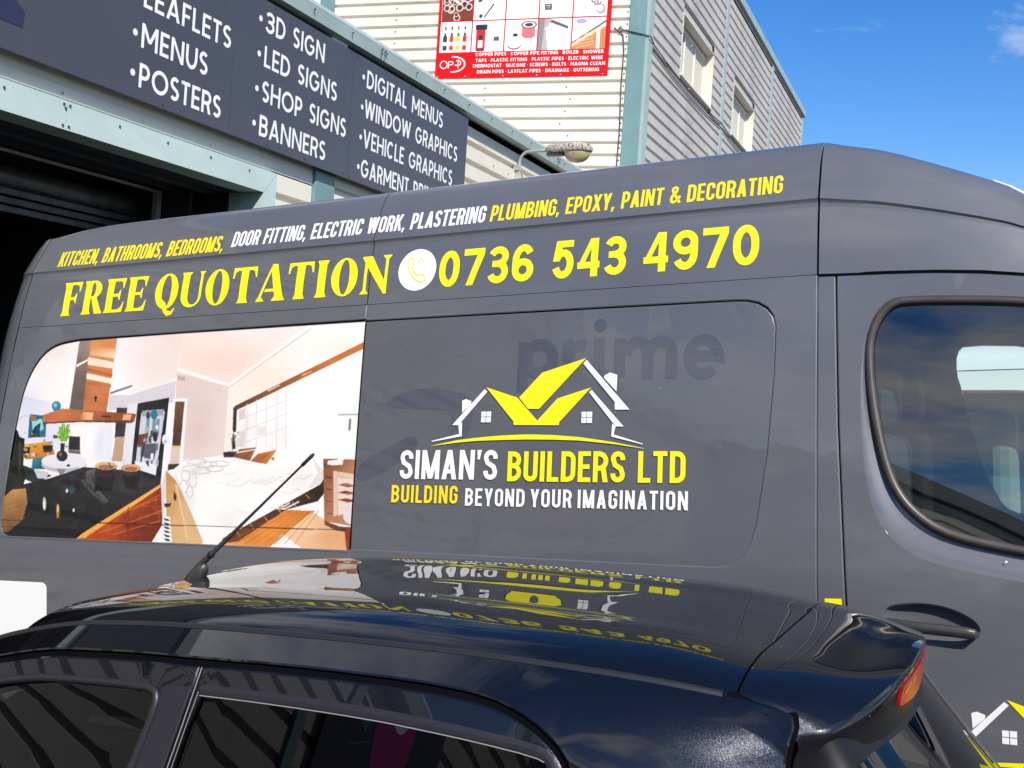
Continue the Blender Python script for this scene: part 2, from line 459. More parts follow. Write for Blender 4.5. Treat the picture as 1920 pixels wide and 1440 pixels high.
def glyph(ch, W, t, round_):
    """shapes of one capital or figure in a W x 1 box; round_ 1 = full ovals, 0 = squarish condensed"""
    a = t / 2; x0, x1, y0, y1 = a, W - a, a, 1 - a
    rx = (x1 - x0) / 2; cx = W / 2
    ry = rx * 0.95 * (1 - round_) + (y1 - y0) / 2 * round_; ry = min(ry, (y1 - y0) / 2)
    td = t * 1.08
    def diag(xa, ya, xb, yb, w=td): return ('P', [(xa - w / 2, ya), (xa + w / 2, ya), (xb + w / 2, yb), (xb - w / 2, yb)])
    def bowl(yb, yt, xr):                     # half loop right of the stem between two heights
        r_ = min((yt - yb) / 2, (xr - t) * 0.85)
        return stroke([(t * .5, yt)] + arc(xr - r_, yt - r_, r_, r_, 90, 0, 7) + arc(xr - r_, yb + r_, r_, r_, 0, -90, 7) + [(t * .5, yb)], t)
    if ch == 'I': return [rect(0, 0, t, 1)]
    if ch == 'L': return [rect(0, 0, t, 1), rect(t, 0, W, t * .92)]
    if ch == 'E': return [rect(0, 0, t, 1), rect(t, 0, W, t * .92), rect(t, 1 - t * .92, W, 1), rect(t, .5 - t * .44, W * .92, .5 + t * .44)]
    if ch == 'F': return [rect(0, 0, t, 1), rect(t, 1 - t * .92, W, 1), rect(t, .48 - t * .44, W * .9, .48 + t * .44)]
    if ch == 'T': return [rect(cx - a, 0, cx + a, 1 - t * .92), rect(0, 1 - t * .92, W, 1)]
    if ch == 'H': return [rect(0, 0, t, 1), rect(W - t, 0, W, 1), rect(t, .5 - t * .45, W - t, .5 + t * .45)]
    if ch == 'N': return [rect(0, 0, t, 1), rect(W - t, 0, W, 1), ('P', [(t * .0 + .001, 1), (t * 1.05, 1), (W - .001, 0), (W - t * 1.05, 0)])]
    if ch == 'M': return [rect(0, 0, t, 1), rect(W - t, 0, W, 1), diag(cx, 0.02 + .25 * round_, td / 2, 1), diag(cx, 0.02 + .25 * round_, W - td / 2, 1)]
    if ch == 'A': return [diag(td / 2, 0, cx, 1), diag(W - td / 2, 0, cx, 1), rect(W * .25, .2, W * .75, .2 + t * .85)]
    if ch == 'V': return [diag(cx, 0, td / 2, 1), diag(cx, 0, W - td / 2, 1)]
    if ch == 'W': return [diag(W * .27, 0, td / 2, 1), diag(W * .27, 0, cx, 1), diag(W * .73, 0, cx, 1), diag(W * .73, 0, W - td / 2, 1)]
    if ch == 'X': return [diag(td / 2, 0, W - td / 2, 1), diag(W - td / 2, 0, td / 2, 1)]
    if ch == 'Y': return [rect(cx - a, 0, cx + a, .42), diag(cx, .36, td / 2, 1), diag(cx, .36, W - td / 2, 1)]
    if ch == 'K': return [rect(0, 0, t, 1), diag(t * .9, .36, W - td / 2, 1), diag(W - td / 2, 0, W * .42, .60)]
    if ch in 'O0': return [stroke(arc(x1 - rx, y1 - ry, rx, ry, 0, 90, 8) + arc(x0 + rx, y1 - ry, rx, ry, 90, 180, 8) + arc(x0 + rx, y0 + ry, rx, ry, 180, 270, 8) + arc(x1 - rx, y0 + ry, rx, ry, 270, 360, 8), t, True)]
    if ch == 'U': return [stroke([(x0, 1)] + arc(cx, y0 + min(ry, .45), rx, min(ry, .45), 180, 360, 14) + [(x1, 1)], t)]
    if ch == 'C': return [stroke([(x1, .66)] * (round_ < .5) + arc(cx, y1 - ry, rx, ry, 0 if round_ < .5 else 42, 180, 12) + arc(cx, y0 + ry, rx, ry, 180, 360 if round_ < .5 else 318, 12) + [(x1, .34)] * (round_ < .5), t)]
    if ch == 'G': return [stroke([(x1, .68)] * (round_ < .5) + arc(cx, y1 - ry, rx, ry, 0 if round_ < .5 else 42, 180, 12) + arc(cx, y0 + ry, rx, ry, 180, 360 if round_ < .5 else 345, 12) + [(x1, .50)], t), rect(W * .55, .50 - t * .42, W - t * .3, .50 + t * .42)]
    if ch == 'D': 
        r_ = min((y1 - y0) / 2, (x1 - t) * (0.75 + .25 * round_)); ry_ = r_ * (1 - round_) + (y1 - y0) / 2 * round_
        return [rect(0, 0, t, 1), stroke([(t * .5, y1)] + arc(x1 - r_, y1 - ry_, r_, ry_, 90, 0, 8) + arc(x1 - r_, y0 + ry_, r_, ry_, 0, -90, 8) + [(t * .5, y0)], t)]
    if ch == 'P': return [rect(0, 0, t, 1), bowl(.42, y1, x1)]
    if ch == 'R': return [rect(0, 0, t, 1), bowl(.45, y1, x1), ('P', [(W * .50, .46), (W * .50 + td, .46), (W, 0), (W - td, 0)])]
    if ch == 'B': return [rect(0, 0, t, 1), bowl(.52, y1, x1 * .96), bowl(y0, .52, x1)]
    if ch == 'S':
        ru = min(ry, (y1 - y0) * .25); 
        p = [(x1, y1 - ru - .05)] * (round_ < .5) + arc(cx, y1 - ru, rx, ru, 0 if round_ < .5 else 35, 180, 10)
        p += [(x0, y1 - ru - .03), (x0 + rx * .35, .565), (cx, .50), (x1 - rx * .35, .435), (x1, y0 + ru + .03)]
        p += arc(cx, y0 + ru, rx, ru, 0, -180 if round_ < .5 else -145, 10) + [(x0, y0 + ru + .05)] * (round_ < .5)
        return [stroke(p, t)]
    if ch == '3':
        ru, rl = (y1 - .53) / 2, (.53 - y0) / 2
        return [stroke(arc(cx, y1 - ru, rx * .95, ru, 160, -90, 14) , t), stroke(arc(cx, y0 + rl, rx, rl, 90, -160, 14), t), rect(cx - t * .9, .53 - t * .45, cx + t * .1, .53 + t * .45)]
    if ch == '4': return [rect(W * .60, 0, W * .60 + t, 1), rect(0, .22, W, .22 + t * .9), ('P', [(0, .22 + t * .2), (t * .9, .22 + t * .5), (W * .60 + t * .6, 1), (W * .60 - t * .15, 1)])]
    if ch == '5': return [rect(W * .16, 1 - t * .95, W * .95, 1), ('P', [(W * .04, .46), (W * .04 + t, .46), (W * .16 + t, 1), (W * .16, 1)]), stroke([(x0 + t * .1, .50)] + arc(cx, y0 + .29, rx, .29 - .0, 120, -160, 14), t)]
    if ch == '6': return [stroke(arc(cx, .31, rx, .31 - a, 0, 360, 18)[:-1], t, True), stroke([(x0, .31), (x0, .52)] + arc(cx, .60, rx, 1 - a - .60, 178, 30, 12), t)]
    if ch == '9': return [stroke(arc(cx, .69, rx, .31 - a, 0, 360, 18)[:-1], t, True), stroke([(x1, .69), (x1, .48)] + arc(cx, .40, rx, .40 - a, -2, -150, 12), t)]
    if ch == '7': return [rect(0, 1 - t * .95, W, 1), ('P', [(W * .18, 0), (W * .18 + t * 1.05, 0), (W, 1 - t * .9), (W - t * 1.1, 1 - t * .9)])]
    if ch == ',': return [('P', [(0, -.13), (t * .5, -.13), (t, t), (0, t)])]
    if ch == "'": return [('P', [(t * .1, .68), (t * .6, .68), (t, 1), (0, 1)])]
    if ch == '.': return [('P', arc(.075, .5, .075, .075, 0, 345, 14))]
    if ch == '&': return [stroke([(W, .02), (W * .30, .62)] + arc(W * .42, .80, W * .22, .20 - a, 200, -20, 10) + [(W * .52, .60), (W * .16, .40)] + arc(W * .36, .24, W * .36 - a, .24 - a, 150, 300, 10) + [(W * .80, .22), (W * .95, .42)], t * .92)]
    return []

def text_shapes(txt, s0, s1, h0, height, t, wid, round_=0.0, gap=0.07, space=0.24, shear=0.0):
    """lay capitals between two stations on a base line; letter widths are stretched to fill the length"""
    tot = (s1 - s0) / height - shear
    fix = sum(t for c in txt if c in "I,'") ; n = len(txt)
    var_ = sum(wid.get(c, .56) for c in txt if c not in "I,' ") + gap * (n - 1) + space * txt.count(' ')
    f = (tot - fix) / var_
    x = 0.0; words = [[]]
    for c in txt:
        if c == ' ':
            x += space * f + gap * f; words.append([]); continue
        W = t if c in "I,'" else wid.get(c, .56) * f
        for kind, sh in glyph(c, W, t, round_):
            g = lambda p: (s0 + (x + p[0] + shear * p[1]) * height, h0 + p[1] * height)
            words[-1].append((kind, [[g(p) for p in q] for q in sh] if kind == 'S' else [g(p) for p in sh]))
        x += W + gap * f
    return words

def write(txt, shapes_args, mapf, mat, parent, off=0.0016, layer=0.00012, dh=None, extra=None, tone='white'):
    """one part for each word"""
    ws_ = text_shapes(txt, *shapes_args)
    if extra: ws_[0] += extra
    for w, sh in zip(txt.split(' '), ws_):
        if w == '.':
            for i in range(len(sh)): pass
        o = decal('lettering', sh, mapf, mat, parent, off, layer, dh)
        tag(o, tone + ' word ' + w.strip(',').lower() if w != '.' else None)

def slices(q, dh):
    """cut an outline into flat bits no taller than dh so that it follows a curved panel"""
    ys = [p[1] for p in q]
    if not dh or max(ys) - min(ys) < dh: return [q]
    tris = [[q[i] for i in t] for t in tessellate_polygon([[Vector((p[0], p[1], 0)) for p in q]])] if len(q) > 4 else [q]
    out = []
    for t in tris:
        lo = math.floor(min(p[1] for p in t) / dh); hi = math.floor(max(p[1] for p in t) / dh)
        for k in range(lo, hi + 1):
            c = list(t)
            for lim, sg in ((k * dh, 1), ((k + 1) * dh, -1)):
                r = []
                for i in range(len(c)):
                    a, b = c[i - 1], c[i]; da, db = (a[1] - lim) * sg, (b[1] - lim) * sg
                    if (da >= 0) != (db >= 0):
                        f = da / (da - db); r.append((a[0] + (b[0] - a[0]) * f, lim))
                    if db >= 0: r.append(b)
                c = r
                if len(c) < 3: break
            if len(c) >= 3: out.append(c)
    return out

def decal(name, shapes, mapf, mat, parent, off=0.0016, layer=0.00012, dh=None):
    V, F = [], []
    for i, (kind, sh) in enumerate(shapes):
        for q in [c for q0 in (sh if kind == 'S' else [sh]) for c in slices(q0, dh)]:
            n = len(V)
            V += [tuple(mapf(p[0], p[1], off + layer * (i % 5))) for p in q]
            F.append(tuple(range(n, n + len(q))))
    return mobj(name, V, F, mat, parent)

# picture painter: coloured outlines -> fine vertex-coloured sheet
def paint(shapes, x0, x1, y0, y1, nx, ny, ss=2, grain=0.0, blobs=(), soft=0):
    W, H = nx * ss, ny * ss
    xs = x0 + (np.arange(W) + .5) * (x1 - x0) / W; ys = y0 + (np.arange(H) + .5) * (y1 - y0) / H
    img = np.ones((H, W, 3)) * 240.0
    for sh in shapes:
        c = np.array(sh[0], float); q = sh[1]
        pts = list(zip(q[0::2], q[1::2]))
        ax_ = [p[0] for p in pts]; ay_ = [p[1] for p in pts]
        i0, i1 = np.searchsorted(xs, min(ax_)), np.searchsorted(xs, max(ax_)); j0, j1 = np.searchsorted(ys, min(ay_)), np.searchsorted(ys, max(ay_))
        if i1 <= i0 or j1 <= j0: continue
        gx, gy = np.meshgrid(xs[i0:i1], ys[j0:j1])
        m = inpoly(gx, gy, pts)
        if len(sh) > 2:
            c2 = np.array(sh[2], float); g = sh[3]
            dx, dy = g[2] - g[0], g[3] - g[1]
            tt = np.clip(((gx - g[0]) * dx + (gy - g[1]) * dy) / (dx * dx + dy * dy + 1e-9), 0, 1)[..., None]
            val = c * (1 - tt) + c2 * tt
            img[j0:j1, i0:i1][m] = val[m]
        else:
            img[j0:j1, i0:i1][m] = c
    img = img.reshape(ny, ss, nx, ss, 3).mean((1, 3))
    if blobs or soft:
        gx, gy = np.meshgrid(x0 + (np.arange(nx) + .5) * (x1 - x0) / nx, y0 + (np.arange(ny) + .5) * (y1 - y0) / ny)
        rg = np.random.RandomState(11)
        for cx, cy, rx, ry, c, al in blobs:
            w = np.exp(-(((gx - cx) / rx) ** 2 + ((gy - cy) / ry) ** 2) * 1.4)[..., None] * al
            keep = np.exp(-np.abs(img - np.array(c, float)).mean(-1, keepdims=True) / 60.0)     # tint only what is already close in tone
            img = img * (1 - w * keep) + np.array(c, float) * w * keep
        for sc_, am in ((9, 5.0), (26, 4.0), (70, 3.0)):
            lo = rg.normal(0, 1, (int(ny / 260 * sc_) + 3, sc_ * 2 + 3))
            fy, fx2 = np.linspace(0, lo.shape[0] - 1.01, ny), np.linspace(0, lo.shape[1] - 1.01, nx)
            iy, ix = fy.astype(int), fx2.astype(int); ty, tx = (fy - iy)[:, None], (fx2 - ix)[None, :]
            ty, tx = ty * ty * (3 - 2 * ty), tx * tx * (3 - 2 * tx)
            n_ = (lo[iy][:, ix] * (1 - tx) + lo[iy][:, ix + 1] * tx) * (1 - ty) + (lo[iy + 1][:, ix] * (1 - tx) + lo[iy + 1][:, ix + 1] * tx) * ty
            img = img + n_[..., None] * am * 1.6 * np.clip(1.0 - img.mean(-1, keepdims=True) / 235.0, 0, 1)
        for _ in range(soft):
            p = np.pad(img, ((1, 1), (1, 1), (0, 0)), 'edge')
            img = (p[:-2, 1:-1] + p[2:, 1:-1] + p[1:-1, :-2] + p[1:-1, 2:] + 4 * p[1:-1, 1:-1]) / 8
    if grain:
        rg = np.random.RandomState(3); img = img + rg.normal(0, grain, (ny, nx, 1))
    img = np.clip(img, 0, 255) / 255.0
    return np.where(img <= 0.04045, img / 12.92, ((img + 0.055) / 1.055) ** 2.4)

def picture(name, img, a0, a1, b0, b1, mapf, mat, parent, off=0.0):
    ny, nx, _ = img.shape
    A = a0 + (np.arange(nx) + .5) * (a1 - a0) / nx; B = b0 + (np.arange(ny) + .5) * (b1 - b0) / ny
    V = [mapf(a, b, off) for b in B for a in A]
    idx = np.arange(nx * ny).reshape(ny, nx)
    F = np.stack([idx[:-1, :-1], idx[:-1, 1:], idx[1:, 1:], idx[1:, :-1]], -1).reshape(-1, 4)
    me = bpy.data.meshes.new(name)
    me.vertices.add(nx * ny); me.vertices.foreach_set('co', np.array(V, np.float32).ravel())
    me.loops.add(F.size); me.loops.foreach_set('vertex_index', F.ravel().astype(np.int32))
    me.polygons.add(len(F)); me.polygons.foreach_set('loop_start', np.arange(0, F.size, 4, dtype=np.int32))
    me.update(); me.validate()
    ca = me.color_attributes.new('ink', 'FLOAT_COLOR', 'POINT')
    rgba = np.ones((nx * ny, 4), np.float32); rgba[:, :3] = img.reshape(-1, 3)
    ca.data.foreach_set('color', rgba.ravel())
    me.materials.append(M[mat])
    o = bpy.data.objects.new(name, me); COL.objects.link(o); o.parent = parent
    return o

# ================================================================== frames of the place
def frame(yaw, pitch):
    y, p = R(yaw), R(pitch)
    lat = Vector((math.sin(y), math.cos(y), 0)); h = Vector((lat.y, -lat.x, 0))
    ax = h * math.cos(p) + Vector((0, 0, 1)) * math.sin(p)
    up = ax.cross(lat)
    return ax, lat, up

def fmat(ax, lat, up, loc):
    m = Matrix((ax, lat, up)).transposed().to_4x4(); m.translation = loc; return m

CAMV = Vector((0, 0, CAM_Z))
v_ax, v_lat, v_up = frame(25.13, 4.97)
VAN = fmat(v_ax, v_lat, v_up, CAMV + v_lat * 3.9 - v_up * 1.80)
c_ax, c_lat, c_up = frame(26.0, 5.0)
c_base = CAMV + Vector((0.6587892, 2.43127258, -0.5031991)) - c_lat * .5
c_lat, c_up = c_lat * math.cos(R(1.2)) + c_up * math.sin(R(1.2)), c_up * math.cos(R(1.2)) - c_lat * math.sin(R(1.2))
CAR = fmat(c_ax, c_lat, c_up, c_base + c_lat * .5 - c_up * 1.34)
YB = R(22.3); DB = 7.0
fd = Vector((math.sin(YB), math.cos(YB), 0)); fn = Vector((math.cos(YB), -math.sin(YB), 0))
BLD = fmat(fd, -fn, Vector((0, 0, 1)), -fn * DB)

# ================================================================== ground (the yard slopes along the parked vehicles)
G0 = CAMV - v_up * 1.80
hx = Vector((v_ax.x, v_ax.y, 0)).normalized()
def ground_z(x, y):
    a = (x - G0.x) * hx.x + (y - G0.y) * hx.y
    lim = 8.0
    return G0.z + math.tan(R(4.97)) * lim * math.tanh(a / lim)
cs = sorted(set([-900, -400, -150, -70] + list(range(-40, 41, 2)) + [70, 150, 400, 900]))
gv, gf = gridg([[(x, y, ground_z(x, y)) for x in cs] for y in cs])
tag(mobj('ground', gv, gf, 'asphalt', smooth=True), kind='structure')

# ================================================================== cladding
PITCH = 0.2705
def course_mesh(name, length, mat):
    prof = [(0.0, 0.0), (0.0, 0.044), (-0.052, 0.062), (-0.052, 0.252), (0.0, 0.270)]
    v, f = gridg([[(x, y, z) for y, z in prof] for x in (0.0, length)])
    me = bpy.data.meshes.new(name); me.from_pydata(v, [], f); me.materials.append(M[mat]); return me
_course_cache = {}
def course(parent, x, y, z, length, mat, rot=0.0):
    key = (round(length, 2), mat)
    if key not in _course_cache: _course_cache[key] = course_mesh('cladding_course', round(length, 2), mat)
    o = bpy.data.objects.new('cladding_course', _course_cache[key]); COL.objects.link(o)
    o.parent = parent; o.location = (x, y, z); o.rotation_euler = (0, 0, rot)
    return o

# ================================================================== low workshop with the services sign
ws = empty('workshop_building', BLD)
tag(ws, 'low cream clad workshop with teal gutter and dark open roller door', 'building')
for i in range(27):
    z = 5.50 - PITCH * (i + 1)
    if z > 3.75: course(ws, 2.5, 0.0, z, 8.18, 'clad'); course(ws, 11.09, 0.0, z, 12.25, 'clad')
    else: course(ws, 9.885, 0.0, z, 0.79, 'clad'); course(ws, 11.09, 0.0, z, 12.25, 'clad')
mobj('backing_wall', *join(boxg(2.5, 23.3, 0.02, 0.12, 3.87, 5.6), boxg(9.9, 23.3, 0.02, 0.12, -2.5, 3.87)), 'clad', ws)
mobj('column', *boxb(10.68, 11.09, -0.095, 0.10, -2.4, 5.52, 0.012), 'teal_dark', ws)
def extr(prof, t0, t1): return gridg([[(t0, y, z) for y, z in prof], [(t1, y, z) for y, z in prof]])
gut = [(0.10, 5.545), (-0.16, 5.555), (-0.225, 5.575), (-0.245, 5.70), (-0.25, 5.722), (-0.235, 5.735), (-0.20, 5.785), (-0.17, 5.80), (0.3, 5.82)]
for a, b in ((2.5, 5.9), (5.906, 11.72), (11.726, 17.9), (17.906, 23.25)): mobj('gutter_fascia', *extr(gut, a, b), 'teal', ws)
for i in range(27):
    z = 5.50 - PITCH * (i + 1)
    course(ws, -13.0, 0.0, z, 7.9, 'brown_clad'); course(ws, -4.9, 0.0, z, 7.3, 'brown_clad')
mobj('backing_wall', *boxg(-13, 2.39, 0.02, 0.12, -2.5, 5.6), 'clad', ws)
mobj('column', *boxb(-5.1, -4.9, -0.095, 0.10, -2.4, 5.52, 0.012), 'teal_dark', ws)
mobj('jamb_flashing', *boxb(2.30, 2.495, -0.128, 0.30, -2.4, 3.84, 0.01), 'teal_pale', ws)
mobj('gutter_fascia', *extr(gut, -13.2, 2.494), 'teal', ws)
mobj('eaves_black_strip', *boxg(2.5, 23.2, -0.10, 0.01, 5.512, 5.54), 'black_gap', ws)  # solid black strip painting in the shadow under the gutter
mobj('roof', [(2.5, 0.25, 5.79), (23.3, 0.25, 5.79), (23.3, 11, 7.0), (2.5, 11, 7.0)], [(0, 1, 2, 3)], 'roof_sheet', ws)
def prism(poly, y0, y1):
    n = len(poly); v = [(t, y0, z) for t, z in poly] + [(t, y1, z) for t, z in poly]
    return v, [tuple(range(n)), tuple(range(2 * n - 1, n - 1, -1))] + [(i, (i + 1) % n, n + (i + 1) % n, n + i) for i in range(n)]
for a, b in ((2.5, 6.93), (6.936, None)):
    poly = [(a, 3.606), (b, 3.606), (b, 3.84), (a, 3.84)] if b else [(a, 3.606), (9.668, 3.606), (9.885, 3.838), (a, 3.838)]
    mobj('lintel_flashing', *prism(poly, -0.13, 0.16), 'teal_pale', ws)
mobj('jamb_flashing', *prism([(9.672, 3.602), (9.889, 3.834), (9.889, -2.4), (9.672, -2.4)], -0.128, 0.30), 'teal_pale', ws)
mobj('lintel_shadow_strip', *prism([(2.5, 3.845), (9.88, 3.845), (9.88, 3.868), (2.5, 3.868)], -0.06, 0.06), 'teal_dark', ws)  # dark teal strip painting in the shadow gap above the lintel
mobj('ledge_strip', *prism([(2.5, 3.872), (10.67, 3.872), (10.67, 3.965), (2.5, 3.965)], -0.062, 0.0), 'clad', ws)
# inside of the door
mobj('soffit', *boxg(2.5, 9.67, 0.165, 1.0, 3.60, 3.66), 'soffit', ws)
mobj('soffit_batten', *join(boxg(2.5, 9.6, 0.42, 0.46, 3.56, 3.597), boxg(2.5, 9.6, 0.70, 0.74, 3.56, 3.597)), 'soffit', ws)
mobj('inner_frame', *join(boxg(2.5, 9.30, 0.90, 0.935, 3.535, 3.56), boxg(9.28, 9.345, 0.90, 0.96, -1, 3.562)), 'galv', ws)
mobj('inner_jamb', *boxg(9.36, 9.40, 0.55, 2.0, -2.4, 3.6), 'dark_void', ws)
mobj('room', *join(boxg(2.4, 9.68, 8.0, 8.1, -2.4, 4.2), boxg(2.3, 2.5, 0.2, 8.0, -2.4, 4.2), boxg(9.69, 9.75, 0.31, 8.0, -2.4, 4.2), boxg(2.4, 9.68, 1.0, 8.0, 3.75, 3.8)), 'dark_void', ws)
rv, rf = tubeg([(2.5, 1.30, 3.385), (9.42, 1.30, 3.385)], 0.115, 20)
mobj('roller_drum', rv, rf, 'steel', ws, smooth=30)
for k, (yy, zz) in enumerate(((1.18, 3.27), (1.24, 3.20), (1.30, 3.13))):
    mobj('shutter_slat', *boxb(2.5, 9.40, yy, yy + 0.03, zz - 0.055, zz + 0.005, 0.006), 'steel', ws)
fx = []
for t in [3.2 + 0.62 * k for k in range(11)]: fx.append(boxg(t - .008, t + .008, -0.14, -0.13, 3.77, 3.786))
for t in (6.90, 6.965): fx += [boxg(t - .008, t + .008, -0.14, -0.13, z, z + .016) for z in (3.63, 3.80)]
for t in [3.0 + 0.8 * k for k in range(25)]: fx.append(boxg(t - .008, t + .008, -0.266, -0.25, 5.655, 5.672))
for t in (11.68, 11.76, 17.86, 17.94): fx += [boxg(t - .009, t + .009, -0.266, -0.25, z, z + .018) for z in (5.62, 5.67)]
for t in [4.1 + 0.95 * k for k in range(7)]: fx.append(boxg(t - .01, t + .01, -0.062, -0.03, 3.90, 3.92))
tag(mobj('fixings', *join(*fx), 'bolt', ws), kind='stuff')
fx = [boxg(t - .012, t + .012, -0.068, -0.05, z, z + .024) for z in (5.10, 4.83, 4.56) for t in (14.45, 15.6, 16.2, 17.4)]
tag(mobj('rib_fixings', *join(*fx), 'bolt_pale', ws), kind='stuff')

# the services sign
sg = empty('services_sign', BLD)
tag(sg, 'long dark grey sign listing leaflets, menus, posters, shop signs and graphics on the workshop', 'sign')
for a, b in ((2.6, 8.956), (8.962, 11.166), (11.172, 14.35)):
    mobj('sign_board', *boxb(a, b, -0.185, -0.155, 4.043, 5.505, 0.004), 'sign_grey', sg)
mobj('fixing_rail', *join(boxg(2.7, 14.3, -0.15, -0.05, 4.25, 4.31), boxg(2.7, 14.3, -0.15, -0.05, 5.2, 5.26)), 'bolt', sg)
mobj('bracket', *boxg(10.74, 11.07, -0.152, -0.10, 5.505, 5.55), 'clad', sg)
def smap(t, z, off): return (t, -0.185 - off, z)
LINES = [('LEAFLETS', 7.67, 8.90, 4.845, None), ('MENUS', 7.67, 8.575, 4.495, 7.59), ('POSTERS', 7.67, 8.81, 4.15, 7.59),
         ('3D SIGN', 9.43, 10.55, 5.19, 9.35), ('LED SIGNS', 9.45, 10.85, 4.84, 9.36), ('SHOP SIGNS', 9.45, 11.09, 4.49, 9.36), ('BANNERS', 9.44, 10.69, 4.14, 9.35),
         ('DIGITAL MENUS', 11.49, 13.54, 5.175, 11.41), ('WINDOW GRAPHICS', 11.48, 14.05, 4.825, 11.42), ('VEHICLE GRAPHICS', 11.49, 13.94, 4.475, 11.43), ('GARMENT PRINTING', 11.48, 13.95, 4.125, 11.42)]
for txt, a, b, z, bul in LINES:
    write(txt, (a, b, z, 0.212, 0.165, WGEO, 1.0, 0.10, 0.32), smap, 'letter_white', sg, 0.003, 0.0003)
    if bul: decal('bullet', [('P', [(bul + p[0], z + 0.105 + p[1]) for p in arc(0, 0, 0.030, 0.030, 0, 345, 14)])], smap, 'letter_white', sg, 0.003)
decal('lettering', text_shapes('S', 8.43, 8.56, 5.20, 0.212, 0.165, WGEO, 1.0)[0], smap, 'letter_white', sg, 0.003)
decal('emblem', [('P', [(6.05, 4.25), (6.385, 4.25), (6.40, 4.37), (6.33, 4.42), (6.05, 4.60)])], smap, 'sign_navy', sg, 0.003)
fx = [boxg(t - .009, t + .009, -0.192, -0.184, z, z + .018) for t in (9.6, 10.3, 11.10, 11.24, 12.6, 14.25, 8.0) for z in (4.07, 5.47)]
tag(mobj('fixings', *join(*fx), 'bolt', sg), kind='stuff')

lb = empty('logo_board', BLD)
tag(lb, 'dark board with teal and magenta shapes mirrored in the car window', 'sign')
mobj('board', *boxb(-8.6, -5.4, -0.14, -0.10, 2.3, 4.2, .008), 'sign_grey', lb)
bm2 = lambda t, z, off: (t, -0.14 - off, z)
decal('teal_shape', [('P', [(-6.4, 4.1), (-5.6, 3.9), (-5.7, 3.1), (-6.3, 2.9), (-6.6, 3.4)])], bm2, 'cyan_print', lb, .003)
decal('magenta_shape', [('P', smooth_poly([(-7.6, 4.0), (-6.5, 4.05), (-6.4, 3.0), (-6.9, 2.45), (-7.6, 2.8)], 2))], bm2, 'magenta', lb, .004)
decal('crescent', [stroke(arc(-7.05, 3.55, .33, .33, 40, 290, 20), .22)], bm2, 'letter_white', lb, .006)

# wall lamp on its bracket
lp = empty('street_lamp', BLD @ Matrix.Translation((16.5, 0, 0)))
tag(lp, 'wall mounted lamp with a lichen crusted cover and yellowed bowl on a bent pale tube', 'lamp')
bend = [(0, -0.11, z) for z in (4.2, 4.6, 5.0, 5.34)] + [(0, -0.11 - 0.17 * (1 - math.cos(R(a))), 5.34 + 0.17 * math.sin(R(a))) for a in range(15, 91, 15)] + [(0, -0.45, 5.518), (0, -0.66, 5.53)]
mobj('arm', *tubeg(bend, 0.026, 12), 'galv', lp, smooth=True)
mobj('bracket', *join(boxb(-0.06, 0.06, -0.13, -0.03, 5.20, 5.27, .006), boxb(-0.05, 0.05, -0.13, -0.03, 4.75, 4.82, .006), boxb(-0.03, 0.03, -0.12, -0.02, 4.6, 5.3, .006)), 'galv', lp)
rows = []
for y, hw, z0, z1 in ((-0.56, .045, 5.50, 5.585), (-0.60, .075, 5.485, 5.60), (-0.80, .10, 5.475, 5.615), (-0.95, .13, 5.475, 5.625), (-1.18, .14, 5.475, 5.625), (-1.28, .11, 5.48, 5.60), (-1.31, .06, 5.50, 5.57)):
    zc, hz = (z0 + z1) / 2, (z1 - z0) / 2
    rows.append([(hw * math.copysign(abs(math.cos(R(a))) ** .5, math.cos(R(a))), y, zc + hz * math.copysign(abs(math.sin(R(a))) ** .5, math.sin(R(a)))) for a in range(0, 361, 18)])
cv = gridg(rows); cv[1].append(tuple(range(20))); cv[1].append(tuple(range(6 * 21, 6 * 21 + 20)))
mobj('cover', *cv, 'lichen', lp, smooth=40)
mobj('gear_tray', *boxb(-0.06, 0.06, -0.86, -0.58, 5.43, 5.478, .01), 'black_plastic', lp)
rows = []
for j in range(9):
    f = j / 8.0; r_ = math.sqrt(max(0.0, 1 - f * f)) if j < 8 else 0.02
    rows.append([(0.13 * r_ * math.cos(R(a)), -1.075 - 0.215 * r_ * math.sin(R(a)), 5.478 - 0.165 * f) for a in range(0, 361, 15)])
mobj('bowl', *gridg(rows), 'lamp_bowl', lp, smooth=True)

# ================================================================== tall warehouse
wh = empty('warehouse_building', BLD)
tag(wh, 'tall cream ribbed warehouse with teal corner trim and two upper windows against the sky', 'building')
T0 = 23.42
fa = R(5.0); fx_, fy_ = -math.sin(fa), math.cos(fa)
def front(l, z, out=0.0): return (T0 + l * fx_ - out * fy_, l * fy_ + out * fx_, z)
frot = math.atan2(-fy_, -fx_)
for i in range(36):
    z = 3.93 + PITCH * i
    if z > 13.2: break
    for l0, l1 in ((0.36, 7.5), (7.88, 14.5)):
        p = front(l1, z); course(wh, p[0], p[1], z, l1 - l0, 'clad', frot)
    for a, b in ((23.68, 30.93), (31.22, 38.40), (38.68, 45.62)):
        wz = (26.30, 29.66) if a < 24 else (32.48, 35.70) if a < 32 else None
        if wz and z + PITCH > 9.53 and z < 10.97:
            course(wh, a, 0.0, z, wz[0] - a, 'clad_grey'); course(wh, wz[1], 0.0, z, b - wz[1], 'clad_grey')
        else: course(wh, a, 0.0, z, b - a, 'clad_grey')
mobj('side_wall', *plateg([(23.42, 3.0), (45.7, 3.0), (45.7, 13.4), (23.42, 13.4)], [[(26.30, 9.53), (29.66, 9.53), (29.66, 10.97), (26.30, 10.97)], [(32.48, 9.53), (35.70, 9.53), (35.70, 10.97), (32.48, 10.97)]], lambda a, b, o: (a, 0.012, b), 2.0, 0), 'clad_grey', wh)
fw = [front(0, 3, -.012), front(14.5, 3, -.012), front(14.5, 13.4, -.012), front(0, 13.4, -.012)]
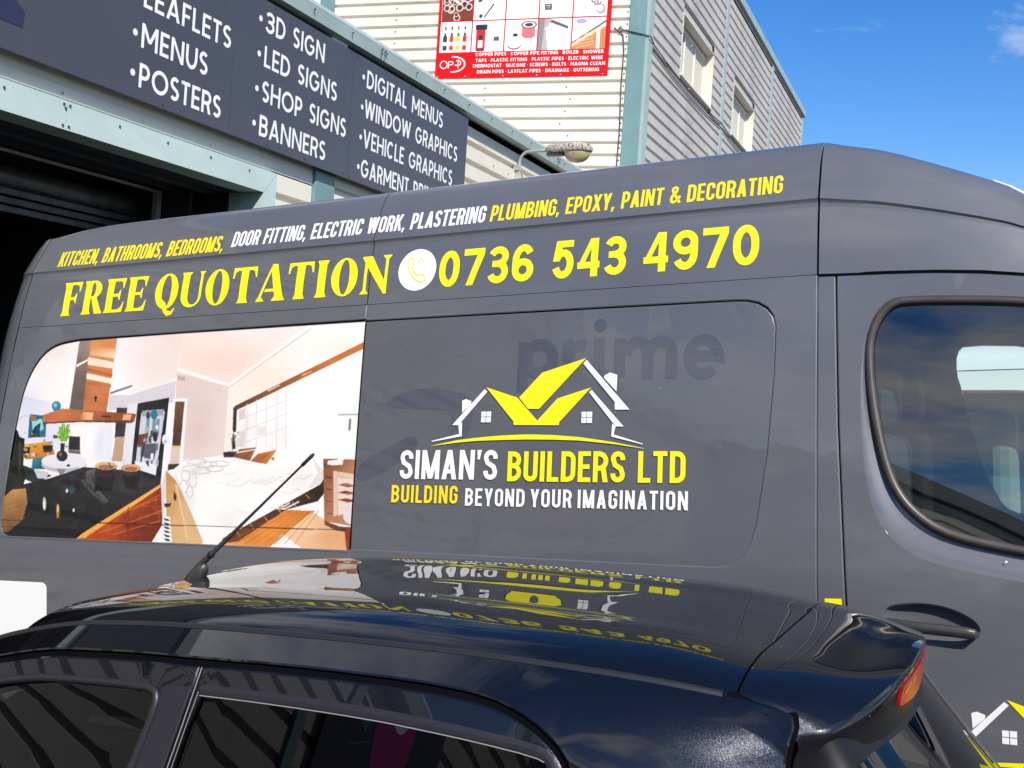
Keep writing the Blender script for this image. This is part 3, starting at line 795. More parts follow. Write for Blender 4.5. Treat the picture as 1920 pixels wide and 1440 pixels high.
mobj('front_wall', fw, [(0, 1, 2, 3)], 'clad', wh)
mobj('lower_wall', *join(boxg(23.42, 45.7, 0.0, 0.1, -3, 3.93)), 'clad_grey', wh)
def fbox(l0, l1, z0, z1, o0, o1):
    v = [front(l, z, o) for l in (l0, l1) for o in (o0, o1) for z in (z0, z1)]
    return v, boxg(0, 1, 0, 1, 0, 1)[1]
mobj('corner_flashing', *fbox(0.0, 0.37, 3.0, 13.45, 0.0, 0.075), 'teal_dark', wh)
mobj('corner_flashing', *join(boxg(23.36, 23.69, -0.08, 0.0, 3.0, 13.45)), 'teal', wh)
mobj('pilaster', *fbox(7.5, 7.88, 3.0, 13.45, 0.0, 0.07), 'teal_dark', wh)
for a, b in ((30.93, 31.22), (38.40, 38.68), (45.62, 45.9)):
    mobj('pilaster', *boxg(a, b, -0.075, 0.0, 3.0, 13.40), 'teal', wh)
ptrim = [(0.3, 13.28), (-0.10, 13.28), (-0.14, 13.30), (-0.15, 13.52), (-0.10, 13.60), (0.4, 13.62)]
mobj('parapet_trim', *extr(ptrim, 23.25, 45.95), 'teal', wh)
mobj('parapet_trim', *fbox(-0.2, 14.5, 13.28, 13.58, -0.1, 0.14), 'teal', wh)
mobj('eaves_black_strip', *boxg(23.7, 45.6, -0.045, 0.0, 13.12, 13.27), 'black_gap', wh)
mobj('roof', [(23.3, 0.1, 13.6), (45.9, 0.1, 13.6), (45.9, 14, 14.5), (23.3, 14, 14.5)], [(0, 1, 2, 3)], 'roof_sheet', wh)
mobj('end_wall', *boxg(45.7, 45.8, 0.02, 14, -3, 13.3), 'clad_grey', wh)
for w0, w1 in ((26.30, 29.66), (32.48, 35.70)):
    z0, z1, dp = 9.53, 10.97, 0.20
    bars = [boxb(w0 + .05, w1 - .05, dp - .03, dp + .03, z0 + .04, z0 + .13, .008), boxb(w0 + .05, w1 - .05, dp - .03, dp + .03, z1 - .13, z1 - .04, .008)]
    n = 3; ww = (w1 - w0 - .1) / n
    for k in range(n + 1): bars.append(boxb(w0 + .05 + k * ww - .035, w0 + .05 + k * ww + .035, dp - .032, dp + .032, z0 + .05, z1 - .05, .008))
    win = mobj('window', *join(*bars), 'pvc', wh)
    for k in range(n):
        a, b = w0 + .05 + k * ww + .03, w0 + .05 + (k + 1) * ww - .03
        mobj('pane', [(a, dp, z0 + .1), (b, dp, z0 + .1), (b, dp, z1 - .1), (a, dp, z1 - .1)], [(0, 1, 2, 3)], 'pane' if k == 0 else 'blind', win)
    mobj('reveal', *join(boxg(w0 - .03, w0, -.06, dp + .05, z0, z1), boxg(w1, w1 + .03, -.06, dp + .05, z0, z1), boxg(w0, w1, -.06, dp + .05, z1, z1 + .03)), 'reveal', win)
    mobj('sill', *boxb(w0 - .05, w1 + .05, -.09, dp, z0 - .05, z0, .008), 'reveal', win)
fx = [fbox(l - .012, l + .012, z, z + .022, 0.05, 0.066) for z in [3.93 + PITCH * k + .17 for k in range(6, 26, 1)] for l in (1.6 + (int(z * 7) % 3) * .1, 3.6, 5.9, 0.42)]
tag(mobj('fixings', *join(*fx), 'bolt', wh), kind='stuff')
fx = [boxg(t - .014, t + .014, -.072, -.05, 3.95 + PITCH * k + .02, 3.95 + PITCH * k + .05) for k in range(14, 34, 2) for t in (24.9, 27.2, 29.9, 32.4, 34.8, 37.6, 40.2)]
tag(mobj('rib_fixings', *join(*fx), 'bolt_pale', wh), kind='stuff')

cb = empty('hanging_cable', BLD)
tag(cb, 'thin dark cable hanging down the cream wall beside the teal corner', 'cable')
pts = [front(0.70, 9.72, .07), front(0.58, 9.60, .08), front(0.50, 9.66, .08), front(0.56, 9.74, .08), front(0.62, 9.66, .08), front(0.50, 9.55, .07), front(0.46, 9.2, .06), front(0.47, 8.4, .06), front(0.44, 7.4, .06), front(0.47, 6.0, .06)]
mobj('wire', *tubeg(pts, 0.013, 6), 'cable', cb)
mobj('wire', *tubeg([front(0.52, 9.66, .08), front(0.2, 9.58, .10), (23.35, -.12, 9.50), (23.7, -.1, 9.45)], 0.013, 6), 'cable', cb)
cb = empty('wall_cable', BLD)
tag(cb, 'pair of slack cables running along the warehouse side below its windows', 'cable')
for dz in (0.0, -0.13):
    pts = []
    for a, b, sag in ((23.7, 31.0, .12), (31.0, 36.5, .1)):
        pts += [(a + (b - a) * k / 8, -.08, 9.46 + dz - sag * (1 - (2 * k / 8 - 1) ** 2)) for k in range(8)]
    mobj('wire', *tubeg(pts, 0.014, 6), 'cable', cb)

# ------------------------------------------------------------------ red plumbing banner
bn = empty('plumbing_banner', BLD)
tag(bn, 'red plumbing supplies banner with product pictures high on the warehouse front', 'sign')
mobj('banner_sheet', *fbox(0.79, 4.84, 8.675, 11.6, 0.055, 0.070), 'banner_red', bn)
BZ = 0.0705
def bmap(x, z, off): return front(4.84 - x, z, BZ + off)            # x runs left to right as read
def ell(cx, cy, rx, ry, n=16): return [v for k in range(n) for v in (cx + rx * math.cos(2 * math.pi * k / n), cy + ry * math.sin(2 * math.pi * k / n))]
PS = []
cw, rh = 0.782, 0.71
for r_ in range(2):
    for c_ in range(5):
        x, z = 0.055 + c_ * cw, 9.26 + r_ * (rh + .012)
        PS.append(((250, 248, 245), [x + .006, z, x + cw - .006, z, x + cw - .006, z + rh, x + .006, z + rh]))
def cell(c_, r_): return 0.055 + c_ * cw, 9.26 + r_ * (rh + .012)
x, z = cell(0, 0)
for k, col in enumerate(((60, 55, 50), (205, 60, 40), (225, 195, 60), (190, 50, 40))):
    xx = x + .08 + k * .16
    PS += [(col, [xx, z + .05, xx + .10, z + .05, xx + .10, z + .38, xx, z + .38]), ((250, 245, 240), [xx, z + .16, xx + .10, z + .16, xx + .10, z + .24, xx, z + .24]), ((70, 65, 60), [xx + .02, z + .38, xx + .08, z + .38, xx + .07, z + .60, xx + .03, z + .60]), ((230, 225, 220), [xx + .02, z + .45, xx + .08, z + .45, xx + .08, z + .52, xx + .02, z + .52])]
x, z = cell(1, 0)
PS += [((190, 30, 30), [x + .10, z + .06, x + .32, z + .06, x + .32, z + .52, x + .10, z + .52]), ((35, 32, 32), [x + .08, z + .50, x + .36, z + .50, x + .36, z + .62, x + .08, z + .62]), ((245, 240, 238), [x + .15, z + .10, x + .27, z + .10, x + .27, z + .26, x + .15, z + .26]), ((60, 20, 20), [x + .17, z + .28, x + .25, z + .28, x + .25, z + .38, x + .17, z + .38]), ((30, 28, 28), [x + .11, z + .02, x + .31, z + .02, x + .31, z + .06, x + .11, z + .06]),
       ((215, 208, 205), [x + .48, z + .05, x + .72, z + .05, x + .72, z + .60, x + .48, z + .60]), ((252, 250, 248), [x + .49, z + .06, x + .70, z + .06, x + .70, z + .59, x + .49, z + .59]), ((90, 85, 84), [x + .52, z + .24, x + .66, z + .24, x + .66, z + .34, x + .52, z + .34])]
x, z = cell(2, 0)
PS += [((60, 55, 55), ell(x + .24, z + .14, .17, .11)), ((250, 248, 246), [x + .08, z + .14, x + .40, z + .14, x + .40, z + .34, x + .08, z + .34]), ((250, 248, 246), ell(x + .24, z + .16, .16, .10)), ((225, 220, 218), ell(x + .24, z + .36, .16, .07)), ((30, 28, 28), ell(x + .25, z + .36, .06, .035)),
       ((214, 110, 110), [x + .40, z + .34, x + .72, z + .34, x + .70, z + .58, x + .40, z + .58]), ((214, 110, 110), ell(x + .56, z + .34, .16, .07)), ((90, 85, 85), ell(x + .56, z + .58, .19, .09)), ((235, 232, 230), ell(x + .56, z + .58, .15, .065)), ((60, 56, 56), ell(x + .56, z + .58, .10, .04))]
x, z = cell(3, 0)
PS += [((180, 170, 165), [x, z, x + .25, z, x + .18, z + .4, x + .30, z + rh, x, z + rh]), ((140, 132, 128), [x, z, x + .10, z, x + .14, z + rh, x, z + rh]), ((96, 84, 80), [x + .26, z + .62, x + .68, z + .46, x + .70, z + .52, x + .30, z + .68]), ((226, 214, 206), [x + .14, z + .48, x + .34, z + .60, x + .50, z + .50, x + .20, z + .44])]
for k in range(26): PS.append(((196, 180, 170), ell(x + .12 + rnd.random() * .16, z + .05 + rnd.random() * .40, .010, .012, 6)))
x, z = cell(4, 0)
PS += [((225, 222, 240), [x, z + .4, x + cw, z + .4, x + cw, z + rh, x, z + rh]), ((170, 150, 215), ell(x + .2, z + .62, .12, .05)), ((200, 130, 80), [x, z, x + cw, z, x + cw, z + .5, x, z + .12]), ((240, 205, 165), [x, z + .05, x + .62, z + .42, x + .62, z + .50, x, z + .14]), ((110, 60, 40), [x, z + .13, x + cw, z + .60, x + cw, z + .64, x, z + .16]), ((250, 240, 226), [x + .56, z, x + .64, z, x + .64, z + .45, x + .56, z + .42])]
for k in range(5): PS.append(((236, 190, 150), [x + .1, z + .03 + k * .06, x + .5, z + .10 + k * .07, x + .5, z + .115 + k * .07, x + .1, z + .045 + k * .06]))
x, z = cell(0, 1)
PS.append(((120, 50, 30), [x + .01, z, x + cw - .01, z, x + cw - .01, z + rh, x + .01, z + rh]))
for k in range(16):
    px, pz, pr = x + .08 + rnd.random() * .62, z + .06 + rnd.random() * .55, .05 + rnd.random() * .05
    PS += [((235, 205, 190), ell(px, pz, pr, pr)), ((60, 40, 36), ell(px, pz, pr * .7, pr * .7))]
PS += [((240, 215, 205), [x + .05, z + .62, x + .10, z + .66, x + .50, z + .40, x + .46, z + .36]), ((225, 190, 178), [x + .2, z + .66, x + .25, z + .68, x + .56, z + .46, x + .52, z + .42])]
x, z = cell(1, 1)
PS += [((40, 38, 38), ell(x + .18, z + .10, .045, .045)), ((50, 48, 48), [x + .24, z + .06, x + .27, z + .05, x + .50, z + .36, x + .47, z + .38]), ((60, 56, 55), [x + .08, z + .42, x + .20, z + .62, x + .32, z + .55, x + .16, z + .42]), ((222, 216, 212), ell(x + .60, z + .22, .14, .05))]
x, z = cell(2, 1)
PS += [((238, 230, 224), [x + .36, z + .05, x + .44, z + .05, x + .44, z + .65, x + .36, z + .65])]
x, z = cell(3, 1)
PS += [((64, 58, 56), [x + .12, z + .18, x + .28, z + .18, x + .28, z + .32, x + .12, z + .32]), ((240, 238, 236), [x + .15, z + .22, x + .25, z + .22, x + .25, z + .235, x + .15, z + .235]), ((240, 238, 236), [x + .15, z + .27, x + .25, z + .27, x + .25, z + .285, x + .15, z + .285])]
x, z = cell(4, 1)
for k in range(9):
    px, pz = x + .12 + k * .065, z + .48 - k * .03 + rnd.random() * .1
    PS += [((120, 112, 110), ell(px, pz, .055, .055)), ((236, 230, 226), ell(px + .01, pz + .01, .034, .034))]
PS += [((170, 160, 158), ell(x + .62, z + .16, .11, .11)), ((214, 206, 204), ell(x + .60, z + .18, .08, .08))]
bimg = paint(PS, 0.055, 0.055 + 5 * cw, 9.26, 9.26 + 2 * rh + .012, 300, 110, 2)
for (r_, c_) in [(r_, c_) for r_ in range(2) for c_ in range(5)]:
    sub = bimg[0 if r_ == 0 else 56:(54 if r_ == 0 else 110), c_ * 60:(c_ + 1) * 60 - 1]
    x, z = cell(c_, r_)
    picture('product_picture', sub, x + .008, x + cw - .010, z, z + rh - .004, bmap, 'print_matt', bn, 0.002)
for txt, a, b, z in (('COPPER PIPES . COPPER PIPE FITTING . BOILER . SHOWER', 0.96, 3.93, 9.165), ('TAPS . PLASTIC FITTING . PLASTIC PIPES . ELECTRIC WIRE', 0.97, 3.92, 9.03), ('THERMOSTAT . SILICONE . SCREWS . BOLTS . MAGNA CLEAN', 0.90, 3.98, 8.905), ('DRAIN PIPES . LAYFLAT PIPES . DRAINAGE . GUTTERING', 1.02, 3.86, 8.77)):
    w2 = dict(WGEO); w2['.'] = .15; w2['O'] = .66; w2['C'] = .55; w2['G'] = .60
    write(txt, (a, b, z, 0.078, 0.21, w2, 1.0, 0.12, 0.16), bmap, 'letter_white', bn, 0.003, 0.0003)
lg = [stroke(arc(0.20, 8.985, .085, .085, 0, 345, 16), .022, True), stroke([(.315, 8.90), (.315, 9.055), (.38, 9.055)] + arc(.38, 9.02, .05, .035, 90, -90, 8) + [(.315, 8.985)], .022),
      stroke([(.55, 8.90), (.55, 9.10)], .022), stroke([(.47, 8.97), (.56, 8.97)] + arc(.56, 9.02, .055, .05, -90, 90, 8) + [(.50, 9.07)], .022)]
outer_, inner_ = arc(.44, 8.99, .29, .185, -100, 100, 24), arc(.41, 8.99, .285, .160, -100, 100, 24)
lg.append(('S', [[outer_[k], outer_[k + 1], inner_[k + 1], inner_[k]] for k in range(24)]))
decal('emblem', lg, bmap, 'letter_white', bn, 0.003, 0.0003)
fx = [fbox(l - .012, l + .012, 8.70, 8.722, 0.07, 0.078) for l in (0.9, 1.85, 2.4, 3.2, 4.1, 4.78)]
tag(mobj('eyelets', *join(*fx), 'bolt_pale', bn), kind='stuff')

# ================================================================== building across the yard (seen only in reflections)
ob = empty('facing_building', Matrix.Translation((14, -22, 0)) @ Matrix.Rotation(R(180), 4, 'Z'))
tag(ob, 'long low clad unit across the yard with a small pale notice board', 'building')
for i in range(25):
    z = -0.6 + PITCH * i
    for a, b in ((-22, -7.2), (-7, 7.0), (7.2, 22)): course(ob, a, 0, z, b - a, 'brown_clad')
mobj('backing_wall', *boxg(-22, 22, 0.02, 0.1, -2.5, 6.2), 'brown_clad', ob)
for a in (-7.2, 7.0): mobj('column', *boxg(a, a + .2, -.08, 0, -2, 6.15), 'roof_sheet', ob)
mobj('eaves_trim', *extr([(0.3, 6.15), (-.2, 6.15), (-.24, 6.6), (.4, 6.7)], -22.2, 22.2), 'roof_sheet', ob)
mobj('roof', [(-22, .3, 6.7), (22, .3, 6.7), (22, 10, 8), (-22, 10, 8)], [(0, 1, 2, 3)], 'roof_sheet', ob)
ob2 = empty('side_unit_building', Matrix.Translation((-11, -19.05, 0)) @ Matrix.Rotation(R(82.5), 4, 'Z'))
tag(ob2, 'ribbed unit beside the yard mirrored in the cab window of the grey van', 'building')
for i in range(25):
    z = -0.6 + PITCH * i
    for a, b in ((-40, -14.2), (-14, -5.7), (-5.5, 6.0)): course(ob2, a, 0, z, b - a, 'clad')
mobj('backing_wall', *boxg(-40, 6, 0.02, 8, -2.5, 6.0), 'brown_clad', ob2)
for a in (-14.2, -5.7): mobj('column', *boxg(a, a + .2, -.08, 0, -2, 6.0), 'roof_sheet', ob2)
mobj('eaves_trim', *extr([(0.3, 5.95), (-.2, 5.95), (-.24, 6.35), (.4, 6.45)], -40.2, 6.2), 'roof_sheet', ob2)
mobj('roof', [(-40, .3, 6.45), (6, .3, 6.45), (6, 10, 7.6), (-40, 10, 7.6)], [(0, 1, 2, 3)], 'roof_sheet', ob2)
mobj('notice_board', *boxb(-2.6, -2.0, -.09, -.055, 4.6, 5.4, .01), 'galv', ob2)
mobj('notice_board', *boxb(-3.4, -2.6, -.09, -.055, 4.3, 5.3, .01), 'galv', ob)

# ================================================================== grey panel van
PH = [0.30, 0.60, 1.24, 1.34, 2.25, 2.32, 2.45, 2.55, 2.578, 2.594, 2.606, 2.65, 2.70, 2.746, 2.79, 2.815, 2.832, 2.846, 2.856, 2.863, 2.868, 2.875]
PY = [0.02, 0.0, 0.0, .012, .142, .153, .178, .203, .212, .213, .208, .230, .254, .276, .304, .325, .345, .380, .43, .50, .62, 1.0]
VW = 2.0
HRS = [-5, -.69, -.605, -.5, -.413, -.32, -.229, -.15, -.07, -.018, .1, .2, .4, .56]
HRH = [2.862, 2.862, 2.838, 2.812, 2.780, 2.742, 2.704, 2.670, 2.634, 2.598, 2.53, 2.45, 2.28, 2.12]
def vk(s): return (float(np.interp(s, HRS, HRH)) - 2.32) / 0.542
def vmap(s, h, off):
    y = float(np.interp(h, PH, PY)) - off
    if 1.24 < h < 2.32: y -= 0.007 * math.sin(math.pi * (h - 1.24) / 1.08)
    z = h
    if h > 2.32 and s > -.69:
        zl = float(np.interp(s, [-.69, -.60, -.48, -.30, -.15, 0, .14, .30, .56], [2.3225, 2.3205, 2.3155, 2.3055, 2.293, 2.277, 2.238, 2.066, 1.625]))
        z = zl + (h - 2.3225) * (float(np.interp(s, HRS, HRH)) - zl) / 0.5395; y += 0.10 * max(0.0, s + .45) ** 2
    if s > .3: y += 0.25 * (s - .3) ** 2
    return (s, y, z)
def vfar(s, h, off):
    p = vmap(s, h, off); return (p[0], VW - p[1], p[2])

van = empty('panel_van', VAN)
tag(van, 'dark grey high roof builders van with yellow and white lettering and a printed room picture', 'van')

WREAR = smooth_poly([(-4.54, 1.290), (-4.580, 1.302), (-4.600, 1.345), (-4.597, 1.50), (-4.566, 1.93), (-4.535, 2.055), (-4.48, 2.152), (-4.415, 2.208), (-4.335, 2.238), (-4.20, 2.250)], 2, False)
quarter = [(-4.72, .45), (-2.5745, .45), (-2.5745, 1.2905)] + WREAR + [(-2.5745, 2.262), (-2.5745, 2.317), (-4.635, 2.317), (-4.655, 2.15), (-4.69, 1.6), (-4.71, 1.0)]
PAN = [(-2.5685, 2.256), (-1.79, 2.254), (-1.10, 2.251), (-.985, 2.2505), (-.935, 2.247), (-.895, 2.236), (-.862, 2.215), (-.841, 2.185), (-.832, 2.14), (-.836, 1.973), (-.858, 1.69), (-.893, 1.448), (-.915, 1.372), (-.945, 1.322), (-.99, 1.295), (-1.05, 1.287), (-1.22, 1.287), (-2.5685, 1.297)]
door = [(-2.5685, .45), (-.6945, .45), (-.6945, 2.317), (-2.5685, 2.317)] + PAN
SEAM2 = [(-.590, .5), (-.591, 1.0), (-.597, 1.24), (-.607, 1.5), (-.618, 1.78), (-.627, 2.31)]
bpil = [(-.6850, .5)] + [(s - .006, h) for s, h in SEAM2] + [(-.6850, 2.312)]
WA = [(-.391, 2.228), (-.458, 2.214), (-.508, 2.157), (-.537, 2.06), (-.547, 1.85), (-.532, 1.62), (-.492, 1.46), (-.405, 1.365), (-.28, 1.32), (-.047, 1.282), (.25, 1.24), (.50, 1.22), (.58, 1.30), (.46, 1.64), (.25, 2.04), (.13, 2.165), (.0, 2.202)]
WB = [(-.391, 2.214), (-.450, 2.199), (-.494, 2.145), (-.520, 2.055), (-.505, 1.852), (-.463, 1.636), (-.413, 1.530), (-.330, 1.454), (-.235, 1.413), (-.047, 1.378), (.25, 1.335), (.47, 1.31), (.52, 1.355), (.40, 1.62), (.20, 2.02), (.10, 2.145), (.0, 2.188)]
WA, WB = smooth_poly(WA, 2), smooth_poly(WB, 2)
BOWL = smooth_poly([(-.49, 1.140), (-.470, 1.182), (-.444, 1.194), (-.369, 1.205), (-.287, 1.198), (-.216, 1.171), (-.180, 1.140), (-.178, 1.112), (-.216, 1.082), (-.29, 1.066), (-.38, 1.064), (-.46, 1.082), (-.486, 1.11)], 2)
cdoor = [(s + .007, h) for s, h in SEAM2] + [(-.30, 2.300), (0.0, 2.268), (.13, 2.235), (.30, 2.06), (.55, 1.62), (.66, 1.35), (.66, .5)]

def pan(name, out, holes, mp, mat, st=.09, parent=van, skirt=.014, bstep=.045):
    return mobj(name, *plateg(out, holes, mp, st, skirt, .004, bstep), mat, parent, smooth=32)
pan('rear_quarter_panel', quarter, [], vmap, 'van_paint')
sd = pan('sliding_door', door, [], vmap, 'van_paint')
pan('door_pillar', bpil, [], vmap, 'van_paint')
cd = pan('cab_door', cdoor, [WA, BOWL], vmap, 'van_paint', .08, bstep=.03)
# recessed panel of the sliding door, black joint round it
PIN = [(-2.5665, 2.243), (-1.10, 2.238)] + [(-.985, 2.2375), (-.940, 2.234), (-.903, 2.224), (-.872, 2.204), (-.852, 2.178), (-.8395, 2.14), (-.8425, 1.973), (-.8640, 1.69), (-.8985, 1.448), (-.9195, 1.374), (-.948, 1.327), (-.992, 1.299), (-1.05, 1.2905), (-1.22, 1.2905), (-2.5665, 1.3005)]
pan('door_insert', PIN, [], lambda s, h, o: vmap(s, h, o - .003), 'van_panel', .10, sd, .010)
mobj('insert_seal', *stripg(resample([(s, h) for s, h in PAN], .05, False), .05, vmap, -.016), 'black_gap', sd)
# window flare, rubber and glass of the cab door
def ring(a, b, mp, da, db, n=3):
    n0 = 120
    def par(poly):
        p = poly + [poly[0]]; L_ = [0]
        for i in range(len(poly)): L_.append(L_[-1] + math.hypot(p[i + 1][0] - p[i][0], p[i + 1][1] - p[i][1]))
        t = np.linspace(0, L_[-1], n0, endpoint=False)
        return list(zip(np.interp(t, L_, [q[0] for q in p]), np.interp(t, L_, [q[1] for q in p])))
    A, B = par(a), par(b); rows = []
    for i in range(n0 + 1):
        i = i % n0; r_ = []
        for k in range(n + 1):
            f = k / n; e = f * f * (3 - 2 * f)
            r_.append(mp(A[i][0] * (1 - f) + B[i][0] * f, A[i][1] * (1 - f) + B[i][1] * f, da * (1 - e) + db * e))
        rows.append(r_)
    return gridg(rows)
mobj('window_flare', *ring(WA, WB, vmap, 0.0, -.024, 6), 'van_paint', cd, smooth=True)
wpts = [vmap(s, h, -.012) for s, h in resample(WB, .03)]
mobj('window_rubber', *tubeg(wpts + [wpts[0]], .0155, 10, False), 'rubber', cd, smooth=True)
pan('window_glass', [(s, h) for s, h in WB], [], lambda s, h, o: vmap(s, h, o - .020), 'van_glass', .12, cd, 0)
# handle
def bowlmap(s, h, f): return vmap(-.335 + (s + .335) * f, 1.132 + (h - 1.132) * f, 0)
rows = []
for f, dp in ((1, 0), (.985, -.006), (.95, -.013), (.86, -.022), (.70, -.028), (.40, -.031), (.02, -.032)):
    rows.append([tuple(Vector(bowlmap(s, h, f)) + Vector((0, -dp, 0))) for s, h in BOWL + [BOWL[0]]])
mobj('handle_recess', *gridg(rows), 'van_paint', cd, smooth=True)
hp = [(-.50, 1.134), (-.47, 1.133), (-.43, 1.131), (-.38, 1.128), (-.32, 1.125), (-.26, 1.122), (-.22, 1.119), (-.195, 1.116), (-.183, 1.113)]
rows = []
for i, (s, h) in enumerate(hp):
    f = i / (len(hp) - 1); hh = .019 * (1 - .75 * max(0, (f - .8) / .2) ** 2) * (1 - .6 * max(0, (.15 - f) / .15)); oo = .004 + .026 * math.sin(min(1, f * 2.2) * math.pi / 2) * (1 - .7 * max(0, (f - .82) / .18) ** 2)
    rows.append([(s, float(np.interp(h, PH, PY)) - oo - .012 * math.cos(R(a)), h + hh * math.sin(R(a))) for a in range(0, 361, 24)])
hv = gridg(rows); n_ = len(rows[0]); hv[1].append(tuple(range(n_ - 1))); hv[1].append(tuple(range((len(hp) - 1) * n_, len(hp) * n_ - 1)))
mobj('door_handle', *hv, 'black_plastic', cd, smooth=50)

# upper body: belt band, upper band, roof in three sections
top = [2.3225, 2.335, 2.36, 2.40, 2.45, 2.50, 2.55, 2.565, 2.578, 2.588, 2.594, 2.600, 2.606, 2.62, 2.65, 2.675, 2.70, 2.723, 2.746, 2.768, 2.79, 2.803, 2.815, 2.824, 2.832, 2.840, 2.846, 2.851, 2.856, 2.863, 2.868]
def section(s):
    a = [vmap(s, h, 0) for h in top]
    return a + [vmap(s, 2.875, 0)] + [(p[0], VW - p[1], p[2]) for p in a[::-1]]
def roofpart(name, ss, mat='van_paint', cols=None):
    rows = [section(s) for s in ss]
    if cols: rows = [r_[cols[0]:cols[1]] for r_ in rows]
    def lip(r_, ds): return [(p[0] + ds, p[1] + (0.014 if p[1] < VW / 2 else -.014), p[2] - .010) for p in r_]
    rows = [lip(rows[0], .002)] + rows + [lip(rows[-1], -.002)]
    return mobj(name, *gridg(rows), mat, van, smooth=28)
roofpart('roof_panel', list(np.linspace(-2.5685, -.6925, 12)))
n_ = len(section(0))
ss_ = list(np.linspace(-.6855, .56, 46))
rows = [section(s) for s in ss_]
rows = [[(p[0] + .002, p[1] + (0.014 if p[1] < VW / 2 else -.014), p[2] - .010) for p in rows[0]]] + rows
cv = gridg(rows); i_cut = next(i for i, s in enumerate(ss_) if s > -.13)
mobj('cab_roof', cv[0], [f for f in cv[1] if not (min(f) // n_ > i_cut and 25 <= min(f) % n_ < n_ - 26)], 'van_paint', van, smooth=28)
ws_rows = []
for s in np.linspace(-.115, .56, 12):
    r_ = section(s)[25:n_ - 25]; dz = -.004
    ws_rows.append([(p[0], p[1], p[2] + dz + .02 * math.sin(math.pi * (p[1] - .3) / 1.4)) for p in r_])
for f, zz, yy in ((.7, 1.98, .26), (.85, 1.80, .20), (1.0, 1.63, .16), (1.13, 1.48, .14)): ws_rows.append([(f + .05 * math.sin(math.pi * k / (len(ws_rows[0]) - 1)), yy + (2 - 2 * yy) * (p[1] - ws_rows[0][0][1]) / (ws_rows[0][-1][1] - ws_rows[0][0][1]), zz) for k, p in enumerate(ws_rows[0])])
for sy in (1, -1):
    ap = [(.55, .16, 1.63), (.655, .08, 1.36), (1.12, .07, 1.45), (1.13, .14, 1.485), (1.0, .16, 1.635), (.85, .20, 1.805), (.7, .26, 1.985), (.565, .30, 2.10)]
    mobj('windscreen_pillar', [(x, y if sy > 0 else VW - y, z) for x, y, z in ap], [tuple(range(8))], 'van_paint', van)
mobj('windscreen', *gridg(ws_rows), 'car_gloss', van, smooth=True)
mobj('windscreen_edge_glint', *tubeg([section(s)[25] for s in np.linspace(-.115, .56, 14)], .006, 6), 'chrome', van)  # added bright tube in place of the reflection along the windscreen edge
mobj('gutter_trim', *stripg(resample([(-.682, 2.3185), (-.60, 2.3165), (-.45, 2.313), (-.30, 2.306), (-.15, 2.294), (0, 2.2725), (.15, 2.243)], .04, False), .010, vmap, .002), 'black_gap', van)
# rear corner, rounding to the back doors
def s_edge(h): return float(np.interp(h, [.45, 1.0, 1.6, 2.15, 2.317, 2.60, 2.70, 2.79, 2.832, 2.863, 2.875], [-4.727, -4.717, -4.697, -4.662, -4.642, -4.612, -4.592, -4.575, -4.57, -4.565, -4.56]))
def s_deep(h): return float(np.interp(h, [.45, 1.5, 2.27, 2.345, 2.471, 2.602, 2.724, 2.80, 2.85, 2.875], [.25, .25, .245, .24, .22, .205, .20, .175, .14, .12]))
hs = [.45, .8, 1.24, 1.6, 2.0, 2.25, 2.32] + top[2:] + [2.875]
rows = []
for h in hs:
    p = vmap(-3, h, 0); se, dp = s_edge(h), s_deep(h)
    a = [(se - dp * math.sin(R(an)), p[1] + .34 * (1 - p[1]) * (1 - math.cos(R(an))) ** 1.0, p[2] - .030 * (h > 2.8) - .16 * (1 - math.cos(R(an))) * min(1, max(0, (h - 2.6) / .24))) for an in (0, 6, 14, 24, 36, 50, 64, 78, 90)]
    rows.append(a + [(se - dp - .03 * (h < 2.7), 1.0, a[-1][2])] + [(q[0], VW - q[1], q[2]) for q in a[::-1]])
mobj('rear_end', *gridg(rows), 'van_paint', van, smooth=40)
rp = []
for i, f in enumerate(np.linspace(0, 1, 14)):
    hs2 = top + [2.875]
    a = [vmap(-3, h, 0) for h in hs2]
    a = [((s_edge(h) + .005) * (1 - f) - 2.5745 * f, p[1], p[2] - .030 * max(0, 1 - f * 5) ** 2 * (h > 2.8)) for p, h in zip(a, hs2)]
    rp.append(a + [(q[0], VW - q[1], q[2]) for q in a[:-1][::-1]])
def lip2(r_, ds): return [(p[0] + ds, p[1] + (0.014 if p[1] < VW / 2 else -.014), p[2] - .010) for p in r_]
mobj('roof_panel', *gridg([lip2(rp[0], .002)] + rp + [lip2(rp[-1], -.002)]), 'van_paint', van, smooth=28)
# far side
pan('far_side_panel', [(-4.72, .45), (-.6115, .45), (-.6115, 2.317), (-4.635, 2.317)], [], vfar, 'van_paint', .3)
FW = smooth_poly([(-.345, 2.02), (-.341, 2.12), (-.30, 2.158), (0, 2.14), (.12, 2.08), (.30, 1.78), (.46, 1.40), (.42, 1.30), (0, 1.335), (-.121, 1.351), (-.177, 1.412), (-.264, 1.638), (-.326, 1.95)], 1)
fdr = pan('far_cab_door', [(-.61, .5), (-.61, 2.31), (-.2, 2.285), (.13, 2.235), (.30, 2.06), (.55, 1.62), (.66, 1.35), (.66, .5)], [FW], vfar, 'van_paint', .12)
pan('far_door_trim', [(-.60, .55), (-.60, 2.25), (.10, 2.20), (.30, 2.0), (.60, 1.4), (.60, .55)], [FW], lambda s, h, o: vfar(s, h, o - .045), 'interior', .14, fdr, 0)
pan('far_window_glass', FW, [], lambda s, h, o: vfar(s, h, o - .02), 'van_glass', .15, fdr, 0)
